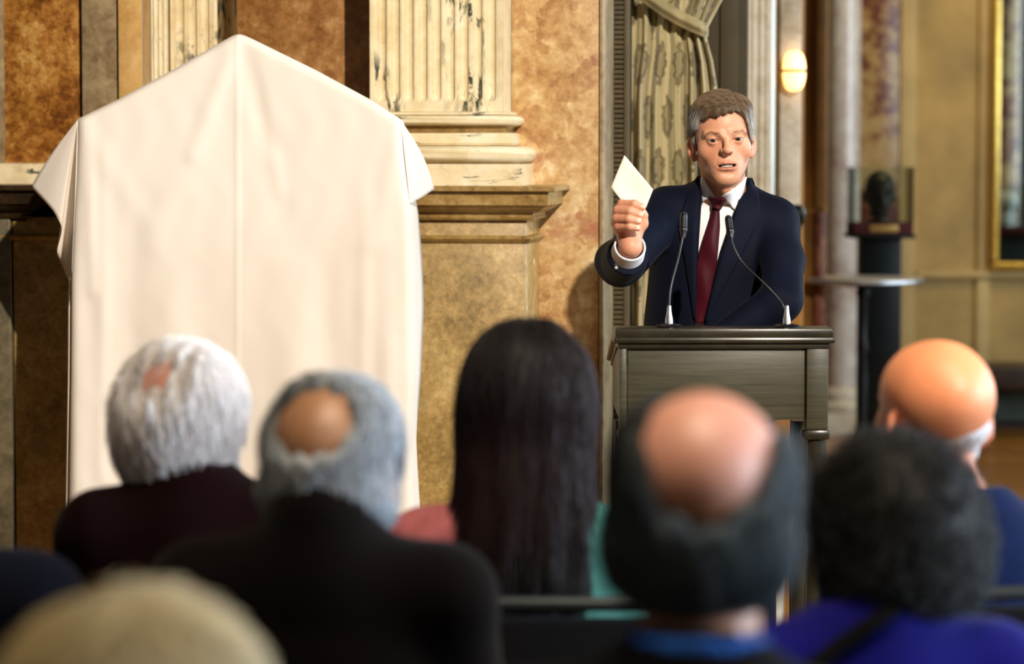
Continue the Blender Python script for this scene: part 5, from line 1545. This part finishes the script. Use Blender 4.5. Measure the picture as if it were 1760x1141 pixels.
# woman with dark curls
curly = person(1538, 727, 3.45, 'woman with short dark curls in royal blue jacket', 'black chair of the curly-haired woman in royal blue',
       dict(sdf=cap(.022, nape=-.048, rough=.012, fq=38, bulk=[((0, .04, -.010), (.098, .094, .086))]), tone=tone2((11,11,11), (62,66,68), 26, .12), flow=fall((0, .03, .10)),
            n=4200, len=.036, rad=.0010, lift=.006, jit=.5, curl=.9, h=.026, ext=(.16, .17, .16, .18)),
       yaw=10, head_yaw=-2, head_pitch=-8, coat=M_ROYAL, hs=1.045, shw=.17, skin_tone=(176,126,100), head_dx=.045, sh_drop=-.045)
patch('shoulder_strap', [(1555, 1015), (1490, 1062), (1425, 1105), (1370, 1150)], [(1572, 1036), (1506, 1084), (1442, 1128), (1390, 1172)], 30, 6, LAST['coat'], .006, M_BLACKCOAT, .004, .002, parent=curly, Y0=2.8, Y1=3.6)
# bald man on the right
person(1606, 577, 4.5, 'bald man with white hair at the sides in a navy blue jacket', 'black chair with grey top rail behind the bald man in navy',
       dict(sdf=cap(.004, bald=((.020, -.01, .085), (.092, .142, .100), .040), streak=0, nape=-.085, rough=.002, fq=60), tone=lambda q, n: (np.array(s2l((140,112,88)))*(1-np.clip(.5-q[:, 0]*16, 0, 1))[:, None]+np.array(s2l((222,226,230)))*np.clip(.5-q[:, 0]*16, 0, 1)[:, None])*n[:, None], flow=fall((0, .03, .10)),
            n=1500, len=.016, rad=.0007, lift=.002, jit=.3, h=-.002),
       yaw=14, head_yaw=6, head_pitch=-4, coat=M_NAVYCOAT, scalp=(222,142,98), skin_tone=(206,132,92), hs=1.09, shw=.20, head_dx=-.03, sh_drop=-.02)
# fair-haired head, nearest the camera
person(245, 992, 2.1, 'person with tousled fair grey hair, nearest the camera', 'black chair of the fair-haired person nearest the camera',
       dict(sdf=cap(.013, nape=-.10, rough=.012, fq=32, bulk=[((0, .05, -.02), (.086, .085, .08)), ((.045, .03, .04), (.06, .08, .06))]), tone=tone2((192,174,126), (238,232,210), 12), flow=fall((.01, .03, .11)),
            n=3800, len=.04, rad=.0010, lift=.006, jit=.4, h=.018),
       yaw=0, coat=M_BLACKCOAT, hs=1.03, shw=.20)
# shoulder of a person cut by the left edge
person(-162, 586, 3.7, 'person in dark navy whose shoulder shows at the lower left edge', 'black chair of the person in dark navy at the left edge',
       dict(sdf=cap(.014, nape=-.085, rough=.006, fq=50), tone=tone2((60,56,50), (110,104,98), 26), flow=fall(), n=1500, len=.04, rad=.001, h=.014),
       yaw=0, coat=M_NAVYDARK, shw=.20)
